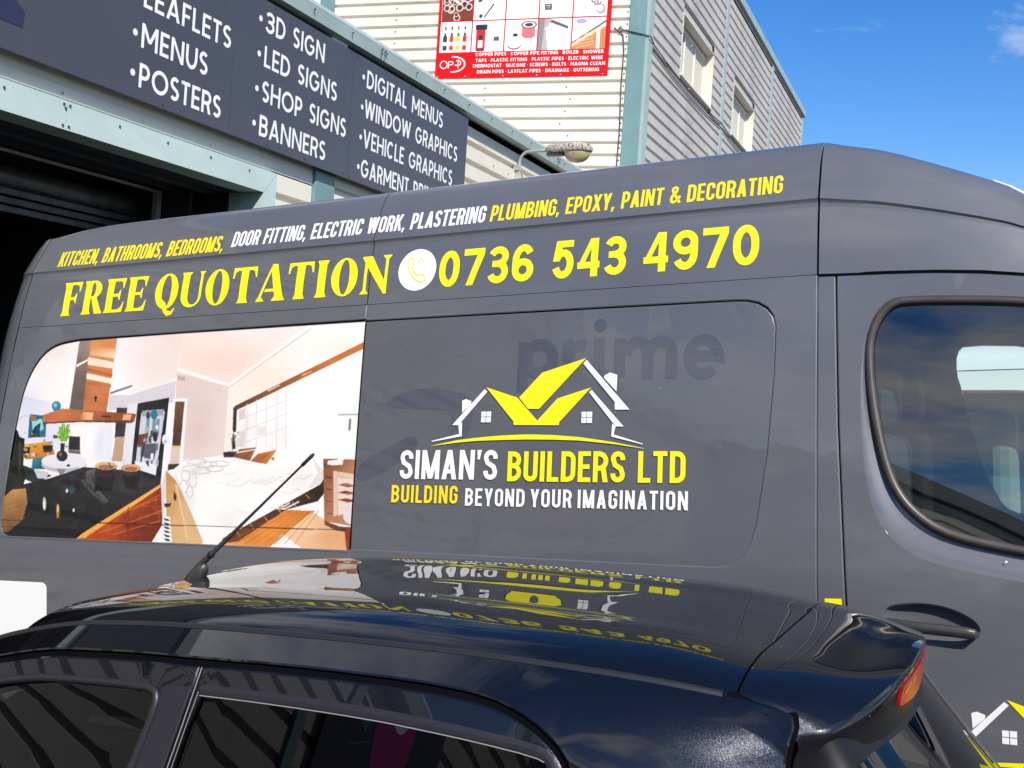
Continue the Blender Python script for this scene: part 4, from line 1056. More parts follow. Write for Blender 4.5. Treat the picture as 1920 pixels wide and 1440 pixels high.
# dark shell behind the joints, bulkhead, cab lining
rows = []
hin = [.45, 1.0, 1.24, 1.6, 2.0, 2.25, 2.32, 2.45, 2.56, 2.62, 2.70, 2.78, 2.82, 2.846, 2.863]
for s in (-4.62, -3.6, -2.5715, -1.6, -.70, -.55):
    a = [vmap(min(s, -.69), h, -.022) for h in hin]; a = [(s, p[1], p[2] - .02 * (p[2] > 2.6)) for p in a]
    rows.append(a + [(p[0], VW - p[1], p[2]) for p in a[::-1]])
mobj('inner_shell', *gridg(rows[:-1]), 'black_gap', van)
bk = [(-.65, p[1] + .03, p[2] - .03) for p in [vmap(-.70, h, -.02) for h in hin]]; bk += [(p[0], VW - p[1], p[2]) for p in bk[::-1]]
mobj('bulkhead', bk, [tuple(range(len(bk)))], 'interior', van)
mobj('headlining', [(-.63, .20, 2.245), (.2, .24, 2.20), (.2, 1.76, 2.20), (-.63, 1.80, 2.245)], [(0, 1, 2, 3)], 'interior', van)
mobj('pillar_backing', *stripg(resample([(-.64, .5), (-.655, 2.31)], .1, False), .10, vmap, -.024), 'black_gap', van)
def seat(y):
    v = join(boxb(-.58, -.44, y - .24, y + .24, 1.0, 1.75, .06), boxb(-.56, -.46, y - .13, y + .13, 1.78, 2.0, .05), boxb(-.50, .05, y - .25, y + .25, .85, 1.02, .05))
    mobj('cab_seat', *v, 'interior', van, smooth=40)
seat(.50); seat(1.45)
dash = [(.35, 1.0), (.38, 1.25), (.50, 1.33), (.95, 1.30)]
mobj('dashboard', *gridg([[(x, .1, z) for x, z in dash], [(x, 1.9, z) for x, z in dash]]), 'interior', van)
tor = [(.30 + .07 * math.sin(R(a)), .50 + .19 * math.cos(R(a)), 1.32 + .17 * math.sin(R(a))) for a in range(0, 361, 15)]
mobj('steering_wheel', *tubeg(tor, .016, 8, False), 'satin_black', van, smooth=True)
# nose
rows = []
for s, zt, ins in ((.66, 2.06, .14), (.9, 1.78, .10), (1.12, 1.48, .06), (1.2, 1.42, .06), (1.5, 1.34, .07), (1.75, 1.22, .10), (1.9, 1.0, .18), (1.95, .7, .26), (1.93, .35, .28)):
    z0 = .35; hs_ = [z0, min(.6, zt - .05), zt * .75 + z0 * .25, zt - .12, zt - .04, zt]
    ys = [0.02, 0, .02, .05, .10, .22]
    a = [(s, ins * (zt < 1.45) + y, max(z0, z)) for y, z in zip(ys, hs_)]
    rows.append(a + [(s + .03, 1.0, zt + .03)] + [(p[0], VW - p[1], p[2]) for p in a[::-1]])
mobj('nose', *gridg(rows[2:]), 'van_paint', van, smooth=40)
for sy in (1, -1):
    e = [(p[0], p[1], p[2]) for p in ((.66, .0, .5), (1.12, .06, .5), (1.12, .07, 1.46), (.66, .05, 1.40))]
    mobj('front_wing', [(x, y if sy > 0 else VW - y, z) for x, y, z in e], [(0, 1, 2, 3)], 'van_paint', van)
    hl = boxb(1.78, 1.90, .14, .40, .88, 1.14, .04)
    mobj('headlight', [(x, y if sy > 0 else VW - y, z) for x, y, z in hl[0]], hl[1], 'pvc', van, smooth=40)
    for s in (-3.45, 1.25):
        wv, wf = latheg([(.0, .05), (.20, .05), (.215, .02), (.30, 0), (.345, .03), (.355, .10), (.345, .19), (.30, .22)], 28)
        yo = .03 if sy > 0 else VW - .03
        whl = mobj('wheel', [(x + s, y * sy + yo, z + .355) for x, y, z in wv], wf, 'tyre', van, smooth=40)
        wv, wf = latheg([(.0, .03), (.05, .025), (.07, .05), (.16, .055), (.205, .012), (.212, .03)], 28)
        mobj('rim', [(x + s, y * sy + yo - .003 * sy, z + .355) for x, y, z in wv], wf, 'rim', whl, smooth=40)
mobj('underside', *boxg(-4.7, 1.8, .15, 1.85, .33, .44), 'black_gap', van)

# ------------------------------------------------------------------ printed room picture on the rear side window
PRINT = [
((252,247,243),[-229,1048,1037,986,1048,753,1059,334,1022,-23,-38,-60]),
((250,234,226),[-24,855,67,892,159,999,388,988,398,791,380,695],(254,250,248),[61,932,380,695]),
((228,228,238),[-28,714,379,632,410,425,-4,406],(240,238,242),[-23,684,402,482]),
((253,249,247),[597,978,1040,967,1019,754,750,684,622,689],(244,224,214),[687,688,1019,940]),
((222,216,220),[622,687,750,684,1020,745,1023,643,804,647,746,625,623,613]),
((130,138,140),[623,700,756,733,759,723,627,690]),
((236,236,240),[504,556,664,554,681,376,519,387],(250,250,252),[666,481,515,482]),
((70,62,66),[677,626,748,625,750,480,685,481]),
((205,170,140),[690,490,749,490,745,376,681,376]),
((235,232,234),[743,644,804,647,810,332,747,360]),
((28,26,28),[804,644,991,667,988,266,804,331]),
((214,214,224),[832,598,973,605,956,312,828,342]),
((160,168,180),[836,609,965,615,966,584,837,582]),
((30,130,160),[932,589,932,583,930,577,925,573,920,570,913,569,906,570,900,573,895,578,891,584,889,590,889,596,892,602,896,606,901,609,908,610,915,609,921,606,927,601,930,596]),
((60,60,70),[887,585,887,580,886,575,884,571,881,568,878,567,874,568,870,571,867,575,864,580,863,586,863,592,864,597,866,601,869,603,873,604,877,603,880,601,883,596,886,591]),
((120,150,160),[868,572,887,572,889,479,872,479]),
((120,150,160),[905,571,947,571,951,488,909,488]),
((125,62,35),[830,498,886,505,877,441,831,441]),
((92,98,110),[851,454,951,459,937,383,854,395]),
((30,30,34),[945,488,945,481,944,474,942,469,938,466,934,464,929,466,925,469,921,474,918,481,917,488,916,496,917,502,920,508,924,511,928,512,932,511,937,507,941,502,944,495]),
((52,52,58),[863,443,852,343,861,341,872,442]),
((70,72,80),[924,397,919,343,926,342,931,396]),
((240,238,240),[823,378,957,360,956,312,828,342]),
((24,110,135),[114,604,231,595,239,491,121,488]),
((150,222,226),[133,572,199,581,220,532,171,503,148,523]),
((16,50,70),[158,543,195,562,199,493,132,494]),
((30,140,165),[317,640,317,632,314,625,308,619,300,616,291,615,281,616,272,620,265,626,259,633,256,641,257,649,260,656,266,661,274,665,283,666,293,664,302,660,309,655,315,648]),
((150,215,225),[291,646,291,643,290,640,288,638,285,637,281,636,277,637,274,638,271,641,268,643,267,646,268,649,269,652,271,654,274,656,278,656,282,655,285,654,288,652,290,649]),
((205,190,180),[32,570,75,596,136,592,136,596,73,600,28,573]),
((185,110,70),[129,594,156,594,174,570,126,570]),
((228,158,28),[104,457,272,470,306,425,310,401,123,382,102,426],(200,120,20),[177,464,203,387]),
((26,24,26),[226,450,296,452,291,418,238,418]),
((26,24,26),[97,443,143,443,146,408,105,408]),
((38,55,52),[100,358,309,306,202,267,125,290]),
((58,150,162),[170,387,268,397,267,337,168,337],(20,90,105),[170,387,224,339]),
((96,160,60),[371,475,351,515,334,543,316,538,333,511,352,471]),
((175,210,70),[364,474,328,541,322,540,358,472]),
((96,160,60),[374,471,382,518,391,552,372,557,362,522,354,475]),
((175,210,70),[367,472,385,554,378,555,361,474]),
((96,160,60),[365,476,339,494,314,500,311,486,330,482,353,466]),
((175,210,70),[361,473,314,495,311,491,358,469]),
((96,160,60),[377,467,390,482,405,485,396,499,376,493,360,476]),
((175,210,70),[371,469,403,490,398,494,366,473]),
((96,160,60),[371,471,363,521,355,560,336,560,343,521,352,471]),
((175,210,70),[365,471,349,560,342,560,358,471]),
((96,160,60),[366,480,345,506,325,521,311,512,330,499,350,474]),
((175,210,70),[361,478,321,518,315,515,356,476]),
((96,160,60),[377,474,388,504,401,522,384,530,370,510,358,480]),
((175,210,70),[370,476,396,525,389,527,364,478]),
((96,160,60),[370,481,375,510,382,528,363,533,355,515,350,484]),
((175,210,70),[363,482,375,530,369,531,357,483]),
((38,34,38),[395,494,465,492,474,427,399,429]),
((120,105,95),[399,428,477,425,480,408,402,414]),
((205,200,206),[523,359,517,348,499,338,468,330,429,325,384,322,339,324,297,329,263,337,241,347,232,358,237,369,257,380,288,388,328,393,373,395,419,393,460,388,492,380,514,370]),
((236,233,236),[520,376,515,365,496,355,466,347,426,342,382,340,336,341,295,346,261,354,238,364,229,375,234,387,254,397,285,405,326,410,371,412,416,410,457,405,490,397,512,387]),
((150,140,142),[336,339,395,340,384,311,360,311]),
((40,36,40),[398,400,398,392,394,385,387,379,377,375,366,374,355,375,344,379,335,385,329,392,325,400,326,409,330,416,337,422,347,426,358,427,369,426,380,422,389,416,395,409]),
((40,36,40),[342,462,371,462,372,420,349,420]),
((120,112,118),[360,408,360,405,359,403,357,401,355,400,352,399,349,400,346,401,344,403,342,405,341,408,341,411,342,413,344,415,346,416,349,417,352,416,355,415,357,413,359,411]),
((30,28,30),[421,355,421,353,419,352,417,350,414,349,410,349,407,349,403,350,400,351,398,353,398,355,398,357,399,358,402,359,405,360,408,361,412,360,415,359,418,358,420,357]),
((236,236,240),[478,401,521,387,510,340,480,331]),
((214,214,220),[184,337,286,322,278,291,218,291]),
((112,98,92),[387,998,460,994,463,618,375,625],(158,138,126),[402,636,437,927]),
((228,150,92),[460,994,629,991,617,606,463,618],(206,128,76),[548,961,534,615]),
((255,232,208),[457,875,631,844,626,813,459,838]),
((255,224,190),[466,926,632,909,632,861,464,887],(228,150,92),[536,864,528,923]),
((196,112,62),[460,823,627,786,626,775,459,809]),
((255,238,220),[461,797,627,765,626,741,460,770]),
((205,125,75),[462,758,626,735,626,721,462,741]),
((255,236,214),[384,841,459,867,458,856,384,827]),
((45,30,25),[546,676,545,673,545,670,543,669,541,667,538,667,535,668,532,669,530,671,528,673,528,676,528,679,529,681,530,683,533,684,535,684,538,684,541,683,543,681,545,678]),
((45,30,25),[532,666,544,666,544,657,534,658]),
((205,122,76),[204,599,325,628,801,595,796,562,451,568,207,563],(150,82,50),[339,618,777,573]),
((255,196,150),[464,610,535,605,530,571,450,572],(205,122,76),[498,596,450,578]),
((240,180,140),[725,594,775,592,768,566,719,568]),
((96,48,30),[588,592,646,588,645,580,587,583]),
((255,250,240),[322,560,729,562,656,552,362,552]),
((110,62,40),[207,563,451,568,796,562,780,553,452,561,223,555]),
((44,42,44),[113,261,297,293,509,348,858,331,987,306,988,266,807,168,514,15,145,3],(18,18,22),[512,331,403,30]),
((120,116,116),[527,329,586,341,586,257,531,265],(44,42,44),[537,331,559,266]),
((96,92,92),[531,289,555,294,689,189,661,182]),
((78,75,76),[492,288,517,291,666,175,642,169]),
((18,17,20),[304,252,464,288,660,175,452,89],(40,38,40),[452,89,520,275]),
((8,8,10),[301,250,450,88,455,90,307,253]),
((8,8,10),[454,87,668,168,665,172,451,91]),
((6,6,8),[321,252,345,267,376,189,344,217,340,215,382,188,349,269,318,255]),
((6,6,8),[408,235,444,170,461,124,466,125,449,171,413,236]),
((6,6,8),[367,271,414,291,460,236,464,237,416,294,365,275]),
((205,200,190),[291,173,292,163,292,154,291,147,288,142,285,140,281,142,277,146,273,153,270,162,268,172,267,182,267,191,269,198,271,203,275,205,278,203,282,199,286,191,289,183]),
((250,245,235),[283,168,284,162,284,157,283,152,282,150,281,149,279,150,277,152,275,156,274,162,273,168,272,173,272,179,272,183,273,186,275,187,277,186,278,183,280,179,282,174]),
((200,140,60),[381,140,383,129,383,119,382,111,379,106,377,104,373,105,369,110,366,118,363,128,361,139,360,150,359,160,361,168,363,173,366,175,369,173,373,168,376,160,379,150]),
((250,215,150),[377,151,378,145,378,140,377,136,376,133,375,132,373,133,371,135,369,139,368,145,367,150,366,156,366,162,367,166,368,168,369,169,371,168,373,166,374,162,376,156]),
((20,80,80),[469,241,469,235,467,229,464,225,459,222,454,220,448,221,443,224,438,229,435,234,433,241,433,247,435,253,438,258,442,261,448,262,454,261,459,258,464,253,467,248]),
((230,230,225),[425,236,425,233,424,230,423,228,421,227,418,227,416,227,414,228,412,230,410,233,409,236,409,239,410,241,411,243,413,245,416,245,418,245,420,244,422,242,424,239]),
((10,10,12),[492,138,492,130,489,123,485,117,478,113,470,112,462,113,455,116,448,122,443,129,441,137,441,145,444,152,448,158,455,162,463,164,471,162,478,159,485,153,489,146]),
((235,235,235),[479,145,479,143,479,140,478,138,476,137,474,137,472,137,470,138,469,140,467,142,467,145,467,148,467,150,468,152,470,153,472,153,474,153,476,152,477,150,479,148]),
((10,9,12),[601,308,709,309,700,240,589,236]),
((10,9,12),[751,314,860,315,858,242,784,250]),
((52,40,38),[579,354,719,354,691,304,623,302]),
((232,188,146),[717,354,715,348,706,343,691,339,673,336,652,335,631,336,611,339,595,343,585,348,580,354,583,359,592,365,607,369,626,372,647,372,668,372,687,369,703,365,713,360]),
((176,120,80),[695,348,693,345,687,342,677,339,664,338,649,337,634,338,621,339,610,342,603,345,600,348,602,352,608,355,618,357,631,359,646,359,661,359,674,357,685,355,692,352]),
((40,30,30),[661,368,684,344,704,353,701,357,686,347,665,370]),
((52,40,38),[742,343,864,344,841,311,776,308]),
((228,176,130),[863,346,861,340,853,335,840,331,824,329,805,328,786,329,769,331,755,335,746,340,742,345,744,350,752,355,765,359,782,362,801,363,819,362,837,360,850,356,860,351]),
((170,112,72),[845,341,843,338,838,335,829,333,818,331,805,331,792,331,780,332,771,335,765,337,762,340,764,344,769,346,778,349,789,350,802,351,815,350,827,349,836,347,842,344]),
((26,26,10),[23,534,45,524,64,494,100,484,111,358,135,290,112,203,34,181,5,192,16,367,10,485]),
((70,64,20),[59,485,82,465,100,309,84,309]),
((196,146,84),[-33,172,52,236,146,244,166,175,141,70,60,29,-9,32],(120,82,44),[53,231,112,40]),
((150,104,58),[-15,151,77,172,149,187,147,191,75,175,-17,154]),
((150,104,58),[-11,128,81,149,152,166,150,170,79,152,-13,131]),
((150,104,58),[-7,105,85,126,156,145,154,149,83,129,-9,108]),
((150,104,58),[-3,81,89,103,160,125,157,128,87,106,-5,85]),
((150,104,58),[1,58,93,80,163,104,160,107,90,84,-1,62]),
((18,18,22),[-35,25,59,33,156,99,169,21,508,15,499,-13,-26,-31]),
((190,78,14),[509,10,991,269,1027,101,955,-3,513,-18],(140,52,14),[671,92,922,27]),
((214,110,30),[650,80,992,223,989,228,646,85]),
((214,110,30),[619,34,1015,152,1012,157,616,39]),
((214,110,30),[729,37,1007,107,1004,112,727,42]),
((214,110,30),[812,148,983,205,980,210,808,153]),
((250,180,84),[508,15,535,36,987,272,991,258,564,20]),
((100,36,10),[807,168,823,-3,828,-3,812,168]),
((232,220,220),[992,266,1012,334,1035,334,1024,163,1020,101]),
((253,249,245),[1023,987,2098,977,2175,-14,954,-61,1030,101,1032,343,1039,478,1023,754]),
((250,228,214),[1021,977,1753,969,1334,716,1028,792],(252,238,230),[1334,716,1475,956]),
((232,210,203),[1020,780,1329,707,1337,404,1098,377,1054,332],(240,222,214),[1054,661,1355,476]),
((253,240,226),[1329,709,1738,961,2098,977,2107,866,1378,614,1388,406,1335,404],(255,250,244),[1358,601,1904,900]),
((255,252,250),[1017,792,1332,711,1743,960,1732,971,1326,724,1021,805]),
((226,204,194),[1019,783,1332,703,1746,948,1742,952,1329,707,1020,787]),
((190,178,172),[1029,768,1071,761,1072,741,1029,749]),
((250,246,244),[1016,662,1100,662,1108,361,1024,352]),
((128,88,58),[1029,648,1083,647,1086,444,1036,444],(70,46,36),[1056,642,1056,447]),
((225,205,190),[1034,442,1085,442,1087,365,1030,363]),
((60,44,40),[1023,363,1087,365,1087,347,1024,335]),
((240,180,110),[1036,440,1086,440,1085,447,1035,448]),
((96,60,40),[1369,620,2046,890,2046,860,1382,600],(205,120,52),[1378,614,1812,783]),
((250,200,150),[1548,681,1610,706,1606,711,1544,686]),
((240,170,100),[1723,743,1774,762,1770,768,1719,750]),
((60,44,46),[1365,617,1386,607,1398,430,1379,430]),
((254,252,250),[1388,604,2049,851,2047,389,1637,414,1407,436]),
((236,226,218),[1436,630,1455,432,1460,432,1441,630]),
((236,226,218),[1487,647,1507,432,1512,432,1492,647]),
((236,226,218),[1539,665,1561,432,1566,432,1544,665]),
((236,226,218),[1593,683,1616,432,1621,432,1599,682]),
((236,226,218),[1641,698,1665,431,1670,431,1646,698]),
((238,228,222),[1395,554,1658,641,1656,645,1392,558]),
((238,228,222),[1401,499,1664,582,1662,586,1398,503]),
((238,228,222),[1407,444,1670,523,1668,527,1404,448]),
((226,212,204),[1398,600,1432,610,1435,564,1402,559]),
((240,232,226),[1508,528,1551,532,1553,492,1512,488]),
((232,224,218),[1383,494,1445,511,1447,441,1397,439]),
((120,108,104),[1385,424,1374,477,1348,504,1344,502,1369,476,1380,423]),
((120,108,104),[1379,458,1400,493,1395,495,1374,460]),
((120,108,104),[1376,475,1409,505,1404,508,1371,478]),
((246,240,236),[1358,501,1357,499,1356,496,1354,495,1351,494,1347,493,1344,494,1341,495,1338,497,1336,499,1335,501,1335,504,1337,506,1339,508,1342,509,1345,509,1349,509,1352,508,1355,506,1357,504]),
((246,240,236),[1379,504,1379,502,1378,500,1375,498,1372,497,1369,497,1366,497,1362,498,1360,500,1358,502,1357,505,1357,507,1359,509,1361,511,1364,512,1367,513,1371,512,1374,511,1377,509,1378,507]),
((246,240,236),[1402,498,1402,496,1400,493,1398,492,1395,491,1392,490,1388,491,1385,492,1383,494,1381,496,1380,498,1380,501,1382,503,1384,505,1387,506,1390,506,1394,506,1397,505,1399,503,1401,501]),
((246,240,236),[1417,485,1416,482,1415,480,1413,478,1410,477,1407,477,1403,477,1400,478,1397,480,1396,482,1395,485,1395,487,1396,490,1399,491,1402,492,1405,493,1408,492,1412,491,1414,489,1416,487]),
((246,240,236),[1370,485,1370,483,1369,480,1366,479,1364,478,1360,477,1357,478,1353,479,1351,481,1349,483,1348,485,1348,488,1350,490,1352,492,1355,493,1358,493,1362,493,1365,492,1368,490,1370,488]),
((44,34,36),[1331,418,1408,420,1402,395,1336,395]),
((250,246,242),[1623,430,1620,424,1610,420,1595,416,1575,413,1552,413,1530,414,1509,416,1492,420,1481,425,1477,430,1480,436,1490,440,1506,444,1526,447,1549,447,1571,446,1592,444,1608,440,1619,435]),
((170,106,58),[1379,388,1420,430,1510,438,1481,375,1410,373],(120,72,40),[1453,432,1415,375]),
((214,136,66),[1479,373,1521,409,1623,428,1573,366],(180,100,50),[1584,414,1503,371]),
((150,90,50),[1593,388,1607,397,1613,380]),
((254,252,248),[1060,343,1133,388,1391,395,1568,363,1661,389,1805,397,1885,322,1859,278,1375,46,1255,33,1186,140]),
((238,230,222),[1060,343,1186,140,1255,33,1222,71,1091,263]),
((206,198,190),[1241,376,1240,373,1234,370,1225,367,1212,365,1198,364,1182,364,1167,365,1153,366,1142,369,1135,371,1132,374,1132,376,1136,379,1144,381,1156,383,1170,385,1185,385,1201,385,1215,383,1227,381,1236,379,1241,376,1243,378,1238,382,1228,385,1216,387,1201,388,1185,389,1169,388,1155,387,1142,385,1133,382,1128,378,1127,373,1132,369,1141,365,1153,363,1167,361,1182,360,1198,361,1213,362,1226,364,1236,367,1243,370,1245,374]),
((206,198,190),[1302,364,1300,361,1295,358,1287,356,1275,354,1261,353,1246,353,1232,353,1219,355,1208,357,1201,360,1198,363,1198,364,1202,367,1210,370,1221,372,1235,373,1249,374,1264,373,1277,372,1289,370,1297,367,1301,364,1304,367,1299,370,1290,373,1278,376,1264,377,1249,377,1234,377,1220,376,1208,373,1200,370,1194,366,1194,361,1199,357,1207,354,1218,352,1232,350,1246,349,1262,349,1276,351,1288,353,1298,355,1304,359,1306,363]),
((206,198,190),[1366,367,1365,364,1360,362,1352,359,1340,358,1327,357,1313,356,1299,357,1287,359,1277,361,1270,363,1268,365,1268,367,1272,370,1279,372,1290,374,1302,375,1316,376,1330,375,1343,374,1354,372,1361,370,1366,367,1368,370,1363,373,1355,376,1343,378,1330,379,1316,379,1302,379,1288,378,1277,375,1269,373,1264,369,1264,364,1268,360,1276,357,1287,355,1299,354,1313,353,1328,353,1341,354,1353,356,1362,359,1368,362,1370,366]),
((206,198,190),[1209,344,1208,341,1204,338,1196,335,1185,332,1172,331,1158,331,1145,332,1133,334,1123,336,1116,339,1113,342,1114,345,1117,348,1124,351,1134,354,1147,355,1160,356,1174,355,1187,354,1197,351,1205,348,1209,345,1212,347,1207,351,1198,355,1187,357,1174,359,1160,359,1146,359,1133,357,1122,355,1114,351,1109,347,1109,341,1113,337,1121,333,1132,330,1145,328,1159,327,1173,328,1186,329,1197,331,1206,335,1212,339,1214,343]),
((206,198,190),[1267,336,1266,333,1261,330,1253,327,1242,325,1230,324,1216,323,1203,324,1191,326,1181,328,1175,331,1172,334,1172,336,1176,339,1183,342,1193,344,1205,346,1218,346,1232,346,1244,344,1255,342,1262,339,1266,336,1269,339,1264,342,1256,345,1245,348,1232,349,1218,350,1204,349,1191,348,1181,345,1173,342,1168,338,1168,333,1172,328,1180,325,1190,322,1203,321,1216,320,1230,320,1243,321,1255,323,1264,327,1269,330,1271,334]),
((206,198,190),[1338,345,1337,342,1333,339,1325,337,1314,335,1301,334,1288,333,1275,334,1263,336,1254,338,1247,341,1245,343,1245,345,1248,348,1255,351,1265,353,1277,354,1291,355,1304,354,1316,353,1327,351,1334,348,1338,345,1341,348,1336,351,1328,354,1317,356,1304,358,1290,358,1277,358,1264,356,1253,354,1245,351,1241,347,1240,342,1245,338,1252,335,1262,332,1275,331,1288,330,1302,330,1315,331,1326,333,1335,336,1341,340,1343,344]),
((206,198,190),[1154,312,1154,306,1152,301,1148,296,1143,293,1137,291,1131,291,1125,292,1119,295,1114,299,1110,304,1108,310,1108,316,1109,322,1112,326,1117,330,1122,333,1128,333,1135,333,1141,330,1146,326,1150,322,1153,316,1157,317,1154,323,1149,329,1143,333,1136,336,1128,337,1120,336,1114,333,1108,329,1105,323,1103,316,1104,310,1106,303,1110,297,1116,292,1123,289,1131,287,1139,288,1146,290,1152,294,1156,299,1158,305,1158,312]),
((206,198,190),[1194,290,1194,282,1193,275,1189,269,1185,265,1180,262,1175,262,1170,263,1164,267,1159,273,1156,280,1153,287,1153,295,1154,303,1156,310,1160,315,1165,318,1170,318,1176,317,1181,314,1186,310,1190,303,1193,295,1197,296,1195,304,1190,311,1184,317,1177,321,1170,322,1163,321,1157,317,1152,311,1149,304,1148,296,1149,287,1151,279,1155,271,1161,265,1167,261,1175,258,1182,259,1188,262,1193,267,1197,274,1199,282,1199,290]),
((206,198,190),[1144,263,1144,256,1142,249,1140,243,1136,239,1131,237,1127,236,1122,238,1117,241,1113,246,1109,253,1107,260,1107,268,1108,275,1110,281,1113,286,1118,289,1122,290,1127,289,1132,286,1136,281,1140,275,1143,268,1147,268,1144,276,1140,283,1135,288,1129,292,1122,293,1115,292,1110,288,1106,283,1103,276,1102,268,1103,260,1105,252,1109,245,1114,239,1120,235,1127,233,1133,233,1139,236,1144,241,1147,248,1148,255,1148,263]),
((206,198,190),[1177,242,1177,234,1176,228,1174,223,1171,219,1167,217,1164,217,1160,218,1156,221,1153,226,1150,232,1148,239,1147,246,1148,253,1150,258,1153,263,1156,265,1159,266,1163,265,1167,263,1171,258,1174,253,1176,246,1181,246,1178,253,1175,260,1170,265,1165,268,1159,270,1153,268,1149,265,1145,260,1143,253,1143,246,1143,239,1145,231,1148,225,1153,219,1158,215,1164,213,1169,214,1174,216,1178,221,1181,227,1182,234,1182,241]),
((236,228,220),[1805,397,1885,322,1859,278,1797,262,1842,330]),
((118,66,32),[1365,41,1861,282,1884,318,1888,251,1853,211,1693,172,1453,31,1367,20],(60,34,24),[1459,78,1861,238]),
((225,170,96),[1435,76,1460,51,1463,53,1439,78]),
((225,170,96),[1507,109,1531,86,1534,88,1511,111]),
((225,170,96),[1579,141,1602,120,1605,122,1582,143]),
((225,170,96),[1649,173,1672,153,1675,156,1652,175]),
((225,170,96),[1719,205,1741,187,1744,189,1722,207]),
((225,170,96),[1788,236,1810,220,1813,222,1791,238]),
((208,154,98),[1014,334,1073,294,1186,140,1258,27,1249,-15,1057,-21],(230,188,140),[1040,298,1164,35]),
((246,206,150),[1074,271,1114,173,1166,34,1174,36,1123,175,1083,272]),
((60,40,34),[1070,244,1089,222,1087,196,1072,209]),
((226,132,44),[1324,10,1453,33,1693,172,1842,170,1616,-2,1327,-12],(246,178,96),[1745,161,1411,17]),
((248,212,176),[1595,-2,1827,166,1869,147,1998,89,2008,11],(236,180,130),[1721,94,2003,28]),
((255,250,244),[1620,11,1684,71,1785,13]),
((196,130,72),[1621,14,1828,168,1825,171,1618,17]),
((150,92,62),[1865,389,2047,385,2065,107,1892,129],(196,140,104),[1889,372,2034,306]),
((250,240,232),[1888,380,1968,389,1965,364,1890,359]),
((236,204,182),[1920,339,2038,323,2036,302,1944,314,1956,157,1937,149]),
((244,226,212),[1944,312,2039,302,2045,176,1958,153]),
((150,60,28),[1947,281,1986,288,2042,277,1998,270]),
((150,60,28),[1950,249,1989,257,2045,246,2000,239]),
((150,60,28),[1952,219,1991,226,2047,216,2003,208]),
((120,66,42),[1892,131,1972,109,2065,107,2062,83,1954,92,1894,115]),
((236,226,222),[2071,156,2069,144,2064,134,2055,126,2043,120,2030,118,2016,120,2004,125,1993,132,1986,142,1983,154,1984,165,1989,176,1999,184,2010,189,2024,191,2038,190,2050,185,2061,177,2068,167]),
((150,70,34),[1995,93,2058,127,2077,13,2010,11]),
((246,246,244),[1922,578,2031,581,2028,564,1933,567]),
((150,160,150),[1922,572,2027,572,2027,576,1922,576]),
((120,130,120),[1981,557,1981,506,1991,506,1991,556]),
((250,246,242),[1016,132,1061,127,1084,19,1025,8]),
((20,18,20),[1021,121,1049,118,1066,109,1040,109]),
((20,18,20),[1024,103,1051,100,1068,92,1043,91]),
((20,18,20),[1026,85,1053,83,1070,74,1045,73]),
((20,18,20),[1028,68,1055,65,1072,57,1047,56]),
((20,18,20),[1030,50,1057,47,1075,39,1049,38]),
((20,18,20),[1033,32,1060,30,1077,22,1051,21]),
((246,240,240),[1020,474,1020,466,1018,459,1013,453,1007,450,1000,449,993,450,985,454,980,459,975,466,973,474,973,482,976,489,980,495,986,498,994,500,1001,498,1008,495,1014,489,1018,482]),
((200,190,190),[1003,465,1002,462,1001,460,1000,458,997,456,994,456,991,456,989,458,986,460,985,462,984,465,984,468,985,470,987,472,989,474,992,474,995,474,998,472,1000,470,1002,468]),
((60,50,46),[1019,186,1063,189,1056,173,1028,169]),
((238,231,224),[1336,321,1386,317,1432,339,1430,342,1385,321,1337,325]),
((238,231,224),[1441,160,1517,153,1586,189,1583,192,1515,157,1442,164]),
((238,231,224),[1498,288,1532,284,1564,300,1560,304,1530,288,1498,292]),
((238,231,224),[1646,186,1681,181,1713,199,1708,205,1679,188,1647,192]),
((238,231,224),[1610,175,1687,172,1760,205,1756,211,1685,179,1610,181]),
((238,231,224),[1572,244,1606,238,1637,256,1634,260,1605,241,1573,247]),
((238,231,224),[1504,281,1586,275,1662,311,1657,318,1583,283,1504,289]),
((238,231,224),[1661,244,1710,237,1755,262,1751,267,1708,242,1662,249]),
((238,231,224),[1301,281,1378,278,1451,308,1448,312,1377,281,1301,284]),
((238,231,224),[1544,287,1601,281,1655,308,1651,312,1599,286,1545,292]),
((238,231,224),[1730,305,1778,300,1823,322,1818,328,1775,307,1730,311]),
((238,231,224),[1364,270,1436,265,1504,296,1500,302,1434,271,1364,276]),
((238,231,224),[1681,323,1708,318,1733,332,1727,338,1706,325,1683,330]),
((238,231,224),[1538,295,1582,291,1623,311,1619,316,1580,297,1538,301]),
((204,106,36),[1379,16,1704,168,1703,169,1377,18]),
((204,106,36),[1433,18,1727,168,1725,170,1432,20]),
((204,106,36),[1487,20,1749,169,1748,170,1485,22]),
((204,106,36),[1540,22,1772,169,1770,171,1539,23]),
((204,106,36),[1593,24,1795,170,1793,171,1591,25]),
((204,106,36),[1645,25,1817,170,1815,172,1644,27]),
((204,106,36),[1697,27,1839,171,1837,172,1695,28]),
((204,106,36),[1749,29,1862,171,1859,172,1747,30]),
((190,150,110),[100,441,126,438,129,424,103,424]),
((190,150,110),[179,495,193,493,194,489,180,489]),
((150,146,150),[374,451,398,447,399,443,375,443]),
((70,110,118),[167,506,186,506,187,500,168,500]),
((210,206,206),[88,518,112,516,113,509,89,509]),
((60,60,64),[211,512,238,511,238,506,212,506]),
((96,84,70),[139,444,149,441,149,439,139,439]),
((96,84,70),[171,537,196,534,197,529,172,529]),
((150,146,150),[137,513,154,511,155,502,139,503]),
((60,60,64),[168,413,193,412,195,402,170,402]),
((210,206,206),[161,466,185,465,186,456,163,456]),
((96,84,70),[108,407,128,403,130,390,111,390]),
